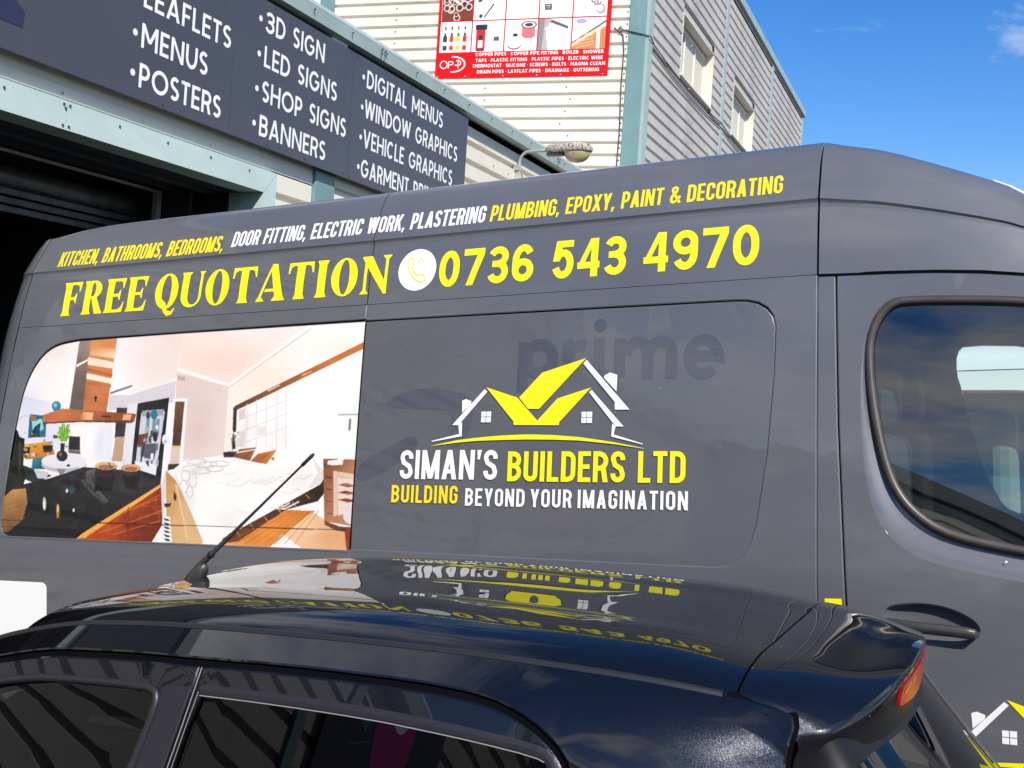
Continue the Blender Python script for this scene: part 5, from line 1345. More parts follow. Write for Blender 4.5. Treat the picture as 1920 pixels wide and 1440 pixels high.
((96,84,70),[292,415,314,415,314,411,292,411]),
((210,206,206),[156,415,183,414,185,398,159,398]),
((150,146,150),[237,411,251,408,252,401,239,401]),
((60,60,64),[288,502,315,499,317,485,291,485]),
((70,110,118),[172,451,183,450,184,441,173,441]),
((190,150,110),[382,444,390,442,391,438,383,438]),
((150,146,150),[226,483,242,479,243,468,228,468]),
((96,84,70),[95,415,105,411,107,400,97,400]),
((210,206,206),[261,414,272,411,274,401,263,401]),
((60,60,64),[262,428,288,428,290,418,264,418]),
((150,146,150),[265,470,290,470,292,458,267,458]),
((210,206,206),[116,414,143,411,143,406,117,406]),
((210,206,206),[109,463,125,462,127,449,112,449]),
((70,110,118),[323,417,339,414,339,412,324,412]),
((70,66,70),[891,379,908,379,910,348,890,368]),
((236,236,240),[926,541,944,540,944,518,925,528]),
((180,182,192),[896,505,903,505,902,492,896,482]),
((120,124,136),[876,471,891,471,890,462,876,453]),
((70,66,70),[897,482,909,482,910,458,897,461]),
((180,182,192),[863,534,882,534,883,508,864,506]),
((70,66,70),[900,517,916,517,916,492,902,482]),
((70,66,70),[892,491,902,491,902,475,893,466]),
((70,66,70),[941,511,947,511,946,498,942,480]),
((236,236,240),[868,398,876,398,878,367,870,371]),
((180,182,192),[923,565,932,565,932,545,922,551]),
((120,124,136),[937,458,953,458,954,427,939,423]),
((70,66,70),[858,462,872,462,875,426,857,451]),
((180,182,192),[951,381,965,381,966,354,952,352]),
((236,236,240),[914,412,931,412,932,385,916,379]),
((180,182,192),[864,482,873,481,873,466,864,463]),
((206,98,26),[570,25,764,135,989,243,988,244,763,136,568,26]),
((150,60,14),[623,39,790,144,991,225,990,226,788,146,621,41]),
((206,98,26),[675,54,815,154,993,207,992,208,813,156,674,55]),
((150,60,14),[727,68,840,164,995,189,995,191,839,165,725,69]),
((206,98,26),[779,82,865,173,997,171,997,173,864,175,777,83]),
((150,60,14),[830,96,890,183,999,153,1000,155,889,184,828,97]),
((206,98,26),[881,110,915,192,1001,136,1003,137,914,194,879,111]),
((150,60,14),[932,124,939,201,1003,118,1005,119,939,203,929,124]),
((206,98,26),[982,138,963,211,1005,101,1008,101,965,212,980,138]),
((232,206,186),[1951,301,2035,296,2035,297,1951,302]),
((232,206,186),[1953,281,2036,278,2036,280,1953,283]),
((232,206,186),[1955,261,2038,261,2038,263,1955,263]),
((232,206,186),[1957,241,2039,244,2039,246,1956,243]),
((232,206,186),[1958,221,2041,227,2040,229,1958,223]),
((232,206,186),[1960,202,2042,210,2042,211,1960,203]),
((232,206,186),[1962,182,2043,193,2043,194,1961,184]),
((96,52,36),[1874,362,1910,357,1911,361,1875,366]),
((96,52,36),[1882,311,1914,307,1915,311,1882,316]),
((96,52,36),[1889,261,1919,257,1919,261,1890,266]),
((96,52,36),[1897,212,1923,207,1924,211,1897,216]),
((96,52,36),[1904,162,1927,158,1928,162,1905,166]),
((255,252,248),[1406,412,1519,428,1518,432,1405,417]),
((110,64,36),[1443,387,1490,422,1487,424,1440,390]),
((150,92,46),[1535,382,1588,411,1585,414,1533,385]),
((24,18,16),[-5,87,890,89,2003,94,2002,97,890,92,-5,91])]

BLOBS = [(199,917,162,63,(230,212,200),0.5),(97,701,129,84,(200,200,224),0.5),(853,824,151,127,(238,216,206),0.5),(593,461,32,84,(196,196,206),0.5),(359,320,162,42,(140,140,150),0.5),(683,266,216,63,(92,90,92),0.5),(377,197,64,127,(84,80,80),0.35),(471,693,32,63,(140,84,54),0.5),(891,70,129,63,(104,36,8),0.5),(723,66,86,42,(224,124,44),0.4),(732,359,64,42,(170,160,160),0.6),(267,482,97,63,(215,215,225),0.5),(502,913,43,53,(255,205,150),0.4),(1185,522,97,159,(218,192,184),0.6),(1320,835,237,84,(242,210,194),0.6),(1552,720,172,84,(250,224,198),0.6),(1442,528,64,95,(222,206,196),0.6),(1630,482,86,63,(238,226,218),0.5),(1207,334,129,42,(220,212,206),0.6),(1165,209,43,137,(220,208,198),0.6),(1541,302,216,63,(244,238,232),0.5),(1751,304,86,63,(228,220,212),0.6),(1398,127,86,74,(230,218,206),0.5),(1718,109,108,53,(255,215,160),0.5),(1515,46,86,31,(184,94,26),0.5),(1925,66,86,42,(222,154,104),0.5),(1958,264,64,127,(116,56,36),0.4),(1990,347,43,21,(255,245,240),0.6),(1864,643,216,127,(255,252,250),0.5),(1907,857,129,63,(250,226,200),0.5),(1119,121,54,84,(240,200,150),0.4),(1422,405,75,42,(214,196,186),0.5)]
pimg = paint(PRINT, 0, 2025, 10, 975, 640, 310, 2, 1.5, BLOBS, 0) ** 1.12 * 0.80
pic = picture('room_picture_print', pimg, -4.6, -2.5755, 1.29, 2.255, vmap, 'print', van, -.006)
tag(pic, 'printed picture of a kitchen with copper hood beside a white bedroom')
mobj('window_seal', *stripg(resample(WREAR[12:] + [(-3.6, 2.257), (-2.5755, 2.2615)], .04, False), .022, vmap, -.0028), 'black_gap', van)
mobj('window_lower_lip', *stripg(resample([(-2.5755, 1.2885)] + WREAR[:12], .05, False), .004, vmap, .0015), 'van_panel', van)

# ------------------------------------------------------------------ lettering on the van
def vt(txt, a, b, h, ht, t, mat, wid=WID, rd=0.0, gap=.075, sp=.22, shear=0.0, label=None):
    write(txt, (a, b, h, ht, t, wid, rd, gap, sp, shear), vmap, mat, van, dh=.025, tone=label.split()[0])
W2 = dict(WID); W2['&'] = .52
vt('KITCHEN, BATHROOMS, BEDROOMS,', -4.44, -3.40, 2.624, .080, .155, 'amber_vinyl', W2, 0, .075, .2, 0, 'yellow words kitchen, bathrooms, bedrooms')
vt('DOOR FITTING, ELECTRIC WORK, PLASTERING', -3.355, -2.045, 2.640, .076, .155, 'white_vinyl', W2, 0, .075, .2, 0, 'white words door fitting, electric work, plastering')
vt('PLUMBING, EPOXY, PAINT & DECORATING', -2.02, -.822, 2.640, .073, .155, 'amber_vinyl', W2, 0, .075, .2, 0, 'yellow words plumbing, epoxy, paint and decorating')
WD = dict(WDIG)
for txt, a, b in (('0736', -2.232, -1.802), ('543', -1.722, -1.412), ('4970', -1.342, -.900)):
    vt(txt, a, b, 2.374, .155, .188, 'yellow_vinyl', WD, .80, .10, .2, 0, 'yellow telephone number ' + txt)
vt("SIMAN'S", -2.352, -1.912, 1.588, .116, .165, 'white_vinyl', label="white words siman's")
vt('BUILDERS LTD', -1.868, -1.155, 1.583, .115, .165, 'yellow_vinyl', label='yellow words builders ltd')
vt('BUILDING', -2.385, -2.081, 1.493, .070, .165, 'amber_vinyl', gap=.11, label='yellow word building')
vt('BEYOND YOUR IMAGINATION', -2.047, -1.144, 1.486, .068, .165, 'white_vinyl', gap=.12, sp=.06, label='white words beyond your imagination')

# flared italic serif words
def serif(ch, W):
    T, th = .235, .07
    def stem(x, w=T, y0=0, y1=1, b0=.055, b1=.055):
        return ('P', [(x - b0, y0), (x + w + b0, y0), (x + w + b0 * .7, y0 + .035), (x + w, y0 + .13), (x + w, y1 - .13), (x + w + b1 * .7, y1 - .035), (x + w + b1, y1), (x - b1, y1), (x - b1 * .7, y1 - .035), (x, y1 - .13), (x, y0 + .13), (x - b0 * .7, y0 + .035)])
    def armt(x, xe): return ('P', [(x, 1), (xe, 1), (xe + .01, .97), (xe - .035, .70), (xe - .06, .70), (xe - .10, .87), (xe - .18, .915), (x, .92)])
    def armm(x, xe): return ('P', [(x, .545), (xe - .08, .55), (xe - .03, .66), (xe, .66), (xe - .01, .36), (xe - .04, .36), (xe - .08, .46), (x, .465)])
    def armb(x, xe): return ('P', [(x, 0), (xe, 0), (xe + .05, .30), (xe + .02, .30), (xe - .06, .14), (xe - .16, .085), (x, .08)])
    def oval(x0, x1, y0=-.015, y1=1.015, tk=T, tn=.05, a0=0, a1=360):
        cx, cy, rx, ry = (x0 + x1) / 2, (y0 + y1) / 2, (x1 - x0) / 2, (y1 - y0) / 2
        o, i = arc(cx, cy, rx, ry, a0, a1, 36), arc(cx, cy, rx - tk, ry - tn, a0, a1, 36)
        return ('S', [[o[k], o[k + 1], i[k + 1], i[k]] for k in range(36)])
    if ch == 'F': return [stem(.06), armt(.06 + T, W), armm(.06 + T, W * .80)]
    if ch == 'E': return [stem(.06), armt(.06 + T, W), armm(.06 + T, W * .82), armb(.06 + T, W - .02)]
    if ch == 'I': return [stem(.06)]
    if ch == 'T': return [stem(W / 2 - T / 2), ('P', [(0, 1), (W, 1), (W + .02, .70), (W - .02, .70), (W - .07, .87), (W - .16, .915), (.16, .915), (.07, .87), (.03, .70), (-.01, .70)])]
    if ch == 'O': return [oval(0, W)]
    if ch == 'Q': return [oval(0, W), ('P', [(W * .22, .20), (W * .34, .28), (W * .52, .16), (W * .62, -.06), (W * .80, -.10), (W * .90, .0), (W * .94, -.02), (W * .84, -.18), (W * .64, -.22), (W * .46, -.10), (W * .36, .08), (W * .24, .14)])]
    if ch == 'U': return [('P', [(-.02, 1), (T + .08, 1), (T + .06, .965), (T + .01, .90), (T + .01, .30), (.02, .30), (.02, .90), (-.01, .965)]), ('P', [(W - .16, 1), (W + .03, 1), (W + .01, .965), (W - .03, .90), (W - .03, .30), (W - .11, .30), (W - .11, .90), (W - .14, .965)]),
                         ('S', (lambda A, B: [[A[k], A[k + 1], B[k + 1], B[k]] for k in range(18)])(arc((W - .01) / 2, .30, (W - .05) / 2, .315, 180, 360, 18), arc((T + W - .10) / 2, .30, (W - .12 - T) / 2, .24, 180, 360, 18)))]
    if ch == 'A': return [('P', [(W * .46, 1.02), (W * .66, 1.02), (W - .02, .13), (W + .04, .03), (W + .05, 0), (W - .36, 0), (W - .35, .03), (W - .27, .13), (W * .44, .86)]), ('P', [(-.04, 0), (.22, 0), (.20, .03), (.12, .12), (W * .50, .95), (W * .43, .95), (.03, .12), (-.03, .03)]), ('P', [(.20, .26), (W * .70, .26), (W * .68, .34), (.23, .34)])]
    if ch == 'N': return [('P', [(0, 0), (.24, 0), (.23, .03), (.165, .11), (.165, .95), (.085, .95), (.085, .11), (.01, .03)]), ('P', [(W - .24, 1), (W, 1), (W - .01, .97), (W - .075, .89), (W - .075, 0), (W - .155, .05), (W - .155, .89), (W - .23, .97)]), ('P', [(0, 1), (.27, 1), (W - .075, .20), (W - .075, -.02), (W - .15, -.02), (.08, .84), (.0, .96)])]
    if ch == 'R':
        b = oval(.06, W * .92, .46, 1.0, T * .95, .07, -90, 90)
        return [stem(.06), ('P', [(.06 + T, 1), (W * .5, 1), (W * .5, .93), (.06 + T, .93)]), ('P', [(.06 + T, .46), (W * .5, .46), (W * .5, .53), (.06 + T, .53)]), ('S', b[1]), ('P', [(W * .44, .50), (W * .70, .52), (W - .02, .12), (W + .05, .03), (W + .05, 0), (W - .22, 0)])]
    return []
WS = dict(F=.66, R=.72, E=.68, Q=.78, U=.72, O=.76, T=.74, A=.80, I=.36, N=.82)
def serif_word(txt, a, b, h, ht, shear, gap=.10):
    tot = (b - a) / ht - shear; f = tot / (sum(WS[c] for c in txt) + gap * (len(txt) - 1)); x = 0; out = []
    for c in txt:
        for kind, sh in serif(c, WS[c]):
            g = lambda p: (a + (x * f + p[0] * f + shear * p[1]) * ht, h + p[1] * ht)
            out.append((kind, [[g(p) for p in q] for q in sh] if kind == 'S' else [g(p) for p in sh]))
        x += WS[c] + gap
    return decal('lettering', out, vmap, 'yellow_vinyl', van, dh=.025)
tag(serif_word('FREE', -4.362, -3.822, 2.367, .168, .0), 'yellow serif word free')
tag(serif_word('QUOTATION', -3.765, -2.470, 2.368, .167, .0), 'yellow serif word quotation')
# telephone roundel
ph = decal('telephone_roundel', [('P', arc(-2.339, 2.458, .091, .090, 0, 354, 60))], vmap, 'white_vinyl', van, dh=.02)
hs_ = [stroke(smooth_poly([(-2.385, 2.50), (-2.378, 2.515), (-2.362, 2.505), (-2.358, 2.485), (-2.366, 2.472), (-2.352, 2.448), (-2.330, 2.430), (-2.316, 2.440), (-2.298, 2.428), (-2.296, 2.410), (-2.312, 2.402), (-2.340, 2.412), (-2.372, 2.446), (-2.388, 2.480)], 2), .0055, True),
       stroke(arc(-2.345, 2.476, .022, .022, 70, 10, 8), .004), stroke(arc(-2.345, 2.476, .036, .036, 70, 10, 8), .004)]
decal('handset', hs_, vmap, 'yellow_vinyl', ph, .0030, dh=.02)
# house emblem
HOUSE = {'y': [[(-1.557, 2.054), (-1.739, 2.003), (-1.832, 1.908), (-1.791, 1.863), (-1.745, 1.862)], [(-1.978, 1.952), (-1.84, 1.908), (-1.75, 1.817), (-1.669, 1.901), (-1.532, 1.94), (-1.658, 1.809), (-1.658, 1.798), (-1.85, 1.801), (-1.852, 1.815)]],
         'w': [[(-1.985, 1.945), (-1.972, 1.935), (-2.078, 1.82), (-2.092, 1.803), (-2.122, 1.804)], [(-2.083, 1.901), (-2.066, 1.907), (-2.041, 1.898), (-2.043, 1.886), (-2.08, 1.852)], [(-2.094, 1.803), (-2.078, 1.815), (-2.076, 1.759), (-2.212, 1.737), (-2.212, 1.741), (-2.088, 1.768)],
               [(-1.54, 1.922), (-1.53, 1.931), (-1.396, 1.79), (-1.428, 1.791)], [(-1.442, 1.802), (-1.428, 1.791), (-1.435, 1.761), (-1.32, 1.726), (-1.32, 1.723), (-1.444, 1.753)], [(-1.568, 2.033), (-1.555, 2.047), (-1.375, 1.853), (-1.434, 1.854), (-1.435, 1.883)], [(-1.481, 1.983), (-1.458, 1.995), (-1.428, 1.985), (-1.429, 1.922), (-1.48, 1.974)]]}
for wx, wy in ((-1.994, 1.813), (-1.567, 1.805)):
    for i in (0, 1):
        for j in (0, 1):
            HOUSE['w'].append([(wx + .023 * i, wy + .0225 * j), (wx + .0205 + .023 * i, wy + .0225 * j), (wx + .0205 + .023 * i, wy + .020 + .0225 * j), (wx + .023 * i, wy + .020 + .0225 * j)])
ht_ = np.interp(np.linspace(-2.213, -1.315, 25), [-2.213, -2.1, -2.014, -1.9, -1.79, -1.68, -1.573, -1.44, -1.315], [1.721, 1.7425, 1.752, 1.7605, 1.764, 1.7605, 1.752, 1.733, 1.709])
hb_ = np.interp(np.linspace(-2.213, -1.315, 25), [-2.213, -2.1, -2.014, -1.9, -1.79, -1.68, -1.573, -1.44, -1.315], [1.7205, 1.733, 1.740, 1.743, 1.7445, 1.743, 1.739, 1.726, 1.708])
sx_ = np.linspace(-2.213, -1.315, 25)
sweep = ('S', [[(sx_[k], hb_[k]), (sx_[k + 1], hb_[k + 1]), (sx_[k + 1], ht_[k + 1]), (sx_[k], ht_[k])] for k in range(24)])
for ds, dh, lab in ((0, 0, 'house roof emblem in yellow and white on the sliding door'), (1.869, -1.040, 'second house roof emblem low on the cab door')):
    mv = lambda q: [(p[0] + ds, p[1] + dh) for p in q]
    em = decal('house_emblem', [('P', mv(q)) for q in HOUSE['y']] + [('S', [mv(q) for q in sweep[1]])], vmap, 'yellow_vinyl', van, dh=.04)
    tag(em, lab)
    for part in ([0, 1, 2], [3, 4], [5, 6], [7, 8, 9, 10], [11, 12, 13, 14]):
        decal('emblem_window' if part[0] > 6 else 'emblem_gable', [('P', mv(HOUSE['w'][k])) for k in part], vmap, 'white_vinyl', em, dh=.04)
decal('side_marker_vinyl', [('P', [(-.665, 1.10), (-.606, 1.10), (-.609, 1.203), (-.665, 1.201)])], vmap, 'yellow_vinyl', van)
# ghost of an older logo
def lo(ch):
    t = .050
    if ch == 'p': return [('P', [(-1.846, 1.925), (-1.800, 1.925), (-1.806, 2.125), (-1.848, 2.128)]), stroke(arc(-1.755, 2.058, .056, .058, 0, 345, 18), .046, True)]
    if ch == 'r': return [('P', [(-1.655, 1.985), (-1.610, 1.985), (-1.612, 2.13), (-1.657, 2.13)]), stroke(arc(-1.575, 2.05, .055, .055, 150, 75, 8), .044)]
    if ch == 'i': return [('P', [(-1.530, 1.985), (-1.484, 1.985), (-1.485, 2.128), (-1.530, 2.13)]), ('P', arc(-1.505, 2.178, .027, .027, 0, 340, 16))]
    if ch == 'm': return [('P', [(-1.445, 1.975), (-1.400, 1.975), (-1.402, 2.125), (-1.446, 2.125)])] + [stroke([(x - .045, 2.06)] + arc(x, 2.062, .043, .045, 160, 0, 10) + [(x + .043, 1.965)], .044) for x in (-1.355, -1.262)]
    if ch == 'e': return [stroke([(-1.135, 2.045), (-1.053, 2.045)] + arc(-1.098, 2.042, .055, .064, 0, 315, 20), .042)]
for c in 'prime': decal('old_logo_ghost', lo(c), vmap, 'ghost', sd, .0006 - .003, .00005, .03)
sm = [smooth_poly([(-2.461, 1.897), (-2.347, 1.95), (-2.212, 1.958), (-2.09, 1.935), (-2.046, 1.907), (-2.032, 1.85), (-2.041, 1.79), (-2.084, 1.712), (-2.155, 1.712), (-2.125, 1.79), (-2.135, 1.85), (-2.149, 1.862), (-2.289, 1.871), (-2.40, 1.875)], 2), smooth_poly([(-2.562, 1.65), (-2.404, 1.722), (-2.303, 1.771), (-2.271, 1.739), (-2.297, 1.694), (-2.428, 1.613), (-2.562, 1.56)], 2)]
for q in sm: decal('old_logo_ghost', [('P', q)], vmap, 'ghost', sd, .0006 - .003, .00005, .03)
rb = [stroke(arc(-2.43 + .01, 2.145, .055, .035, 0, 345, 20), .006, True), stroke(arc(-2.36, 2.135, .05, .05, 200, 20, 12), .005), stroke(arc(-2.20, 2.09, .03, .03, 40, 320, 12), .005), stroke([(-2.31, 2.06), (-2.25, 2.13)], .005), stroke(arc(-2.11, 2.06, .035, .03, 0, 340, 14), .005, True)]
decal('rubbed_mark', rb, vmap, 'ghost2', sd, .0006 - .003, .00005, .03)
# number sticker blank by rule, low on the quarter panel
stk = [(-4.60, .72)] + [(-4.27 - .0, .72)] + arc(-4.300, 1.052, .030, .030, 0, 90, 6) + [(-4.60, 1.078)]
decal('white_sticker', [('P', stk)], vmap, 'white_vinyl', van, dh=.05)
# chips and marks on the paint
chips = []
for s, h, w in ((-.098, 1.345, .0035), (-1.43, 1.845, .0015), (-1.26, 1.93, .0015)):
    chips.append(('P', [(s + w * rnd.uniform(.6, 1.5) * math.cos(R(a)), h + w * rnd.uniform(.6, 1.6) * math.sin(R(a))) for a in range(0, 360, 45)]))
tag(decal('paint_chips', chips, vmap, 'white_vinyl', van, .0008), kind='stuff')

# ================================================================== white van beyond the grey one
WV = VAN @ Matrix.Translation((.35, 2.95, -.05))
wv_ = empty('white_van', WV)
tag(wv_, 'white van parked beyond, glimpsed through the cab windows of the grey van', 'van')
wprof = [(.03, .35), (0, .6), (0, 1.2), (.03, 1.34), (.13, 2.02), (.16, 2.12), (.19, 2.19), (.28, 2.27), (.45, 2.31), (.95, 2.33)]
def wmap(s, h, off): return (s, float(np.interp(h, [p[1] for p in wprof], [p[0] for p in wprof])) - off, h)
wwin = smooth_poly([(-1.9, 1.30), (.65, 1.28), (.60, 1.55), (.35, 1.98), (-1.8, 2.03)], 2)
mobj('body_side', *plateg([(-2.6, .4), (1.0, .4), (1.0, 1.3), (.5, 2.13), (-2.6, 2.13)], [wwin], wmap, .2, .012, .004, .08), 'white_paint', wv_, smooth=30)
rows = []
for s, dz in ((-2.6, 0), (-1.5, 0), (-.5, 0), (.1, -.02), (.4, -.07), (.55, -.14)):
    a = [(s, y, z + dz * (z > 2.2)) for y, z in wprof[5:]]; a = [(s, wprof[5][0] - .001, wprof[5][1] + .016)] + a[1:]
    rows.append(a + [(p[0], 1.9 - p[1], p[2]) for p in a[::-1]])
mobj('roof', *gridg(rows), 'white_paint', wv_, smooth=30)
mobj('roof_gutter', *stripg([(-2.6, 2.132), (.5, 2.132)], .016, wmap, -.004), 'black_gap', wv_)
wp_ = [wmap(s, h, .004) for s, h in resample(wwin, .05)]
mobj('window_rubber', *tubeg(wp_ + [wp_[0]], .016, 8, False), 'rubber', wv_, smooth=True)
mobj('side_window', *plateg(wwin, [], lambda s, h, o: wmap(s, h, o - .015), .25, 0), 'van_glass', wv_)
mobj('interior', *join(boxg(-2.5, .9, .9, 1.6, .6, 1.30), boxb(-.6, -.45, .35, .8, 1.2, 1.9, .05)), 'roof_sheet', wv_)
mobj('far_side', *join(boxg(-2.6, 1.0, 1.78, 1.85, .4, 2.2)), 'roof_sheet', wv_)
for s in (-2.0, .75):
    t_ = latheg([(.0, .05), (.20, .05), (.30, 0), (.345, .06), (.345, .18), (.30, .22)], 24)
    mobj('wheel', [(x + s, y + .02, z + .36) for x, y, z in t_[0]], t_[1], 'tyre', wv_, smooth=40)

# ================================================================== black hatchback in front
car = empty('hatchback_car', CAR)
tag(car, 'glossy black hatchback with rear spoiler parked in front of the grey van', 'car')
Z0 = 1.34
def sm(xs, ys):
    """smooth interpolant through knots (monotone-ish cubic)"""
    xs, ys = np.array(xs, float), np.array(ys, float)
    d = np.diff(ys) / np.diff(xs); m = np.zeros_like(ys); m[1:-1] = (d[:-1] + d[1:]) / 2; m[0], m[-1] = d[0], d[-1]
    def f(x):
        x = min(max(x, xs[0]), xs[-1]); i = min(max(int(np.searchsorted(xs, x)) - 1, 0), len(xs) - 2)
        h = xs[i + 1] - xs[i]; t = (x - xs[i]) / h
        return float((2 * t ** 3 - 3 * t ** 2 + 1) * ys[i] + (t ** 3 - 2 * t ** 2 + t) * h * m[i] + (-2 * t ** 3 + 3 * t ** 2) * ys[i + 1] + (t ** 3 - t ** 2) * h * m[i + 1])
    return f
Qf = sm([-2.5, -2.2, -1.9, -1.75, -1.6, -1.45, -1.3, -1.0, -.67, -.44, -.16, -.02, .1, .3], [-.30, -.16, -.055, -.02, .004, .014, .02, .022, .017, .008, -.012, -.030, -.048, -.085])
Pf = sm([-2.5, -2.2, -1.95, -1.8, -1.65, -1.5, -1.3, -1.1, -.85, -.5, -.35, -.2, -.1, 0, .1], [-.27, -.125, -.02, .015, .040, .054, .066, .070, .070, .056, .048, .037, .022, .003, -.02])
Shf = sm([0, .08, .15, .19, .225, .25, .275, .31, .35, .40, .44, .475, .50], [.972, .968, .956, .955, .978, .995, .990, .955, .88, .73, .53, .27, 0])
FR = [0, -.012, -.03, -.05, -.08, -.12, -.18, -.25, -.35, -.5, -.58, -.64, -.72, -1.0, -1.25]
FV = [.500, .535, .575, .603, .622, .638, .656, .678, .712, .765, .80, .845, .86, .855, .82]
Ff = sm([-x for x in FR], FV)
Nf = sm([-2.6, -2.0, -1.5, -.8, -.3, -.12, -.02, .05, .1, .35], [.86, .965, .995, 1, .980, .960, .940, .918, .898, .80])
def cs_(sgn):
    def f(u, wr, off):
        inw = .55 * max(0.0, u + .2) ** 2 * min(1.0, max(0.0, -wr / .07))
        return (u, sgn * (Ff(-wr) * Nf(u) - inw + off), Z0 + Qf(u) + wr + off * .25)
    return f
def roofz(u, v):
    a = min(abs(v) / Nf(u), .5); q = Qf(u)
    return q + (Pf(u) - q) * Shf(a) + (0.010 * Shf(a) if False else 0)
vsr = list(np.linspace(-.5, .5, 81))
def roofrow(u): return [(u, v * Nf(u), Z0 + roofz(u, v * Nf(u))) for v in vsr]
rows = [roofrow(u) for u in np.linspace(-1.80, -.03, 72)]
last = rows[-1]
rows += [[(p[0] + .010, p[1], p[2] - .002) for p in last], [(p[0] + .014, p[1], p[2] - .018) for p in last]]
rows = [[(r_[0][0], r_[0][1] + .004, r_[0][2] - .015)] + r_ + [(r_[-1][0], r_[-1][1] - .004, r_[-1][2] - .015)] for r_ in rows]
mobj('roof', *gridg(rows), 'car_paint', car, smooth=40)
# windscreen
rows = []
for u in np.linspace(-1.806, -2.45, 10):
    f = (-1.806 - u) / .65
    rows.append([(u - .10 * (1 - (v / .5) ** 2) * f, v * Nf(u) * (1 + .18 * f), Z0 + roofz(-1.806, v) - f * .40 - .05 * f * (v / .5) ** 2) for v in np.linspace(-.47, .47, 15)])
mobj('windscreen', *gridg(rows), 'car_glass', car, smooth=True)

GAP = [(-1.98, -.052), (-1.72, -.051), (-1.59, -.050), (-1.333, -.051), (-1.134, -.052), (-.926, -.049), (-.756, -.049), (-.648, -.049), (-.531, -.051), (-.45, -.057), (-.392, -.070), (-.345, -.090), (-.316, -.108), (-.298, -.124), (-.284, -.143), (-.262, -.22), (-.25, -.34), (-.27, -.50), (-.31, -.62)]
GAPS = smooth_poly(GAP, 1, False)
TG = [(-.035, -.001), (.029, -.006), (.066, -.009), (.082, -.014), (.086, -.024), (.082, -.041), (.076, -.072), (.074, -.12), (.085, -.25), (.12, -.45), (.16, -.62)]
for sg_ in (-1, 1):
    mp = cs_(sg_)
    def pl(name, out, holes, mat, st=.07, off=0.0, skirt=.014, bst=.03, parent=car, sm_=35):
        return mobj(name, *plateg(out, holes, lambda a, b, o: mp(a, b, o + off), st, skirt, .0035, bst), mat, parent, smooth=sm_)
    body = [(-2.02, -.001), (-1.0, -.001), (-.035, -.001)] + TG[1:] + [(.16, -.66), (-.318, -.66)] + GAPS[::-1] + [(-2.02, -.044)]
    # roof rail with rear quarter
    lst = offset_curve(GAPS, .0095)
    QW = [(-.262, -.150), (-.205, -.142), (-.12, -.158), (-.09, -.185), (-.10, -.30), (-.16, -.46), (-.235, -.46), (-.232, -.30)]
    bd = pl('roof_rail_and_quarter', [(-2.02, -.001), (-1.5, -.001), (-1.0, -.001), (-.5, -.001)] + TG + [(.16, -.66), (-.305, -.66)] + lst[::-1] + [(-2.02, -.046)], [QW], 'car_paint', .06)
    pl('quarter_glass', QW, [], 'car_glass', .08, -.006, 0, parent=bd)
    # doors: painted frames, black pillar, glass
    rdoor = [(-1.128, -.065)] + [(a, b) for a, b in offset_curve(GAPS, -.0105) if a > -1.12 and b > -.6] + [(-.325, -.64), (-1.235, -.64), (-1.20, -.44), (-1.165, -.258), (-1.147, -.176), (-1.130, -.097)]
    rwin = [(-1.112, -.108), (-.943, -.108), (-.687, -.111), (-.57, -.116), (-.457, -.121), (-.345, -.128), (-.318, -.136), (-.303, -.16), (-.285, -.23), (-.275, -.34), (-.30, -.50), (-1.205, -.50), (-1.185, -.38), (-1.155, -.258), (-1.137, -.175)]
    rd = pl('rear_door', rdoor, [rwin], 'car_paint', .06)
    pl('rear_door_glass', rwin, [], 'car_glass', .10, -.010, 0, parent=rd)
    tp = smooth_poly(rwin[:9], 1, False)
    mobj('window_trim', *stripg(resample([(a, b + .007) for a, b in tp], .03, False), .020, mp, .0025, False, .002), 'car_matte', rd)
    mobj('bright_strip', *stripg(resample([(a, b - .0045) for a, b in tp[:-4]], .03, False), .0020, mp, .003), 'chrome', rd)
    fdoor = [(-1.98, -.063), (-1.72, -.062), (-1.59, -.061), (-1.333, -.062), (-1.138, -.063), (-1.140, -.097), (-1.157, -.176), (-1.176, -.258), (-1.21, -.44), (-1.243, -.64), (-2.55, -.64), (-2.50, -.42), (-2.2, -.20)]
    fwin = [(-1.90, -.098), (-1.77, -.096), (-1.60, -.096), (-1.469, -.097), (-1.28, -.101), (-1.238, -.104), (-1.223, -.116), (-1.224, -.146), (-1.259, -.268), (-1.30, -.42), (-1.32, -.50), (-2.42, -.50), (-2.36, -.38), (-2.10, -.18)]
    fdo = pl('front_door', fdoor, [fwin], 'car_paint', .06)
    pl('front_door_glass', fwin, [], 'car_glass', .10, -.014, 0, parent=fdo)
    wf_ = smooth_poly(fwin[:11], 1, False)
    fp = [mp(a, b, .0) for a, b in resample([(a - .004, b - .006) for a, b in wf_], .03, False)]
    mobj('window_rubber', *tubeg(fp, .0095, 8), 'car_matte', fdo, smooth=True)
    pl('pillar_trim', [(-1.217, -.108), (-1.142, -.100), (-1.159, -.176), (-1.178, -.258), (-1.21, -.44), (-1.225, -.50), (-1.312, -.50), (-1.292, -.42), (-1.252, -.268), (-1.217, -.146)], [], 'car_matte', .06, .0022, .006, parent=fdo)
    mobj('bright_strip', *stripg([(-1.1245, -.060), (-1.1275, -.10), (-1.1435, -.176), (-1.1615, -.258), (-1.1955, -.44)], .003, mp, .0035), 'chrome', rd)
    mobj('bright_strip', *stripg([(-1.1165, -.106), (-1.1335, -.176), (-1.1515, -.258), (-1.1855, -.44)], .002, mp, .0028), 'chrome', rd)
    mobj('door_seal', *stripg(resample(GAPS, .02, False), .030, mp, -.007), 'black_gap', bd)
    mobj('pillar_gap', *stripg([(-1.133, -.055), (-1.136, -.10), (-1.152, -.176), (-1.170, -.258), (-1.205, -.44), (-1.24, -.64)], .03, mp, -.010), 'black_gap', bd)
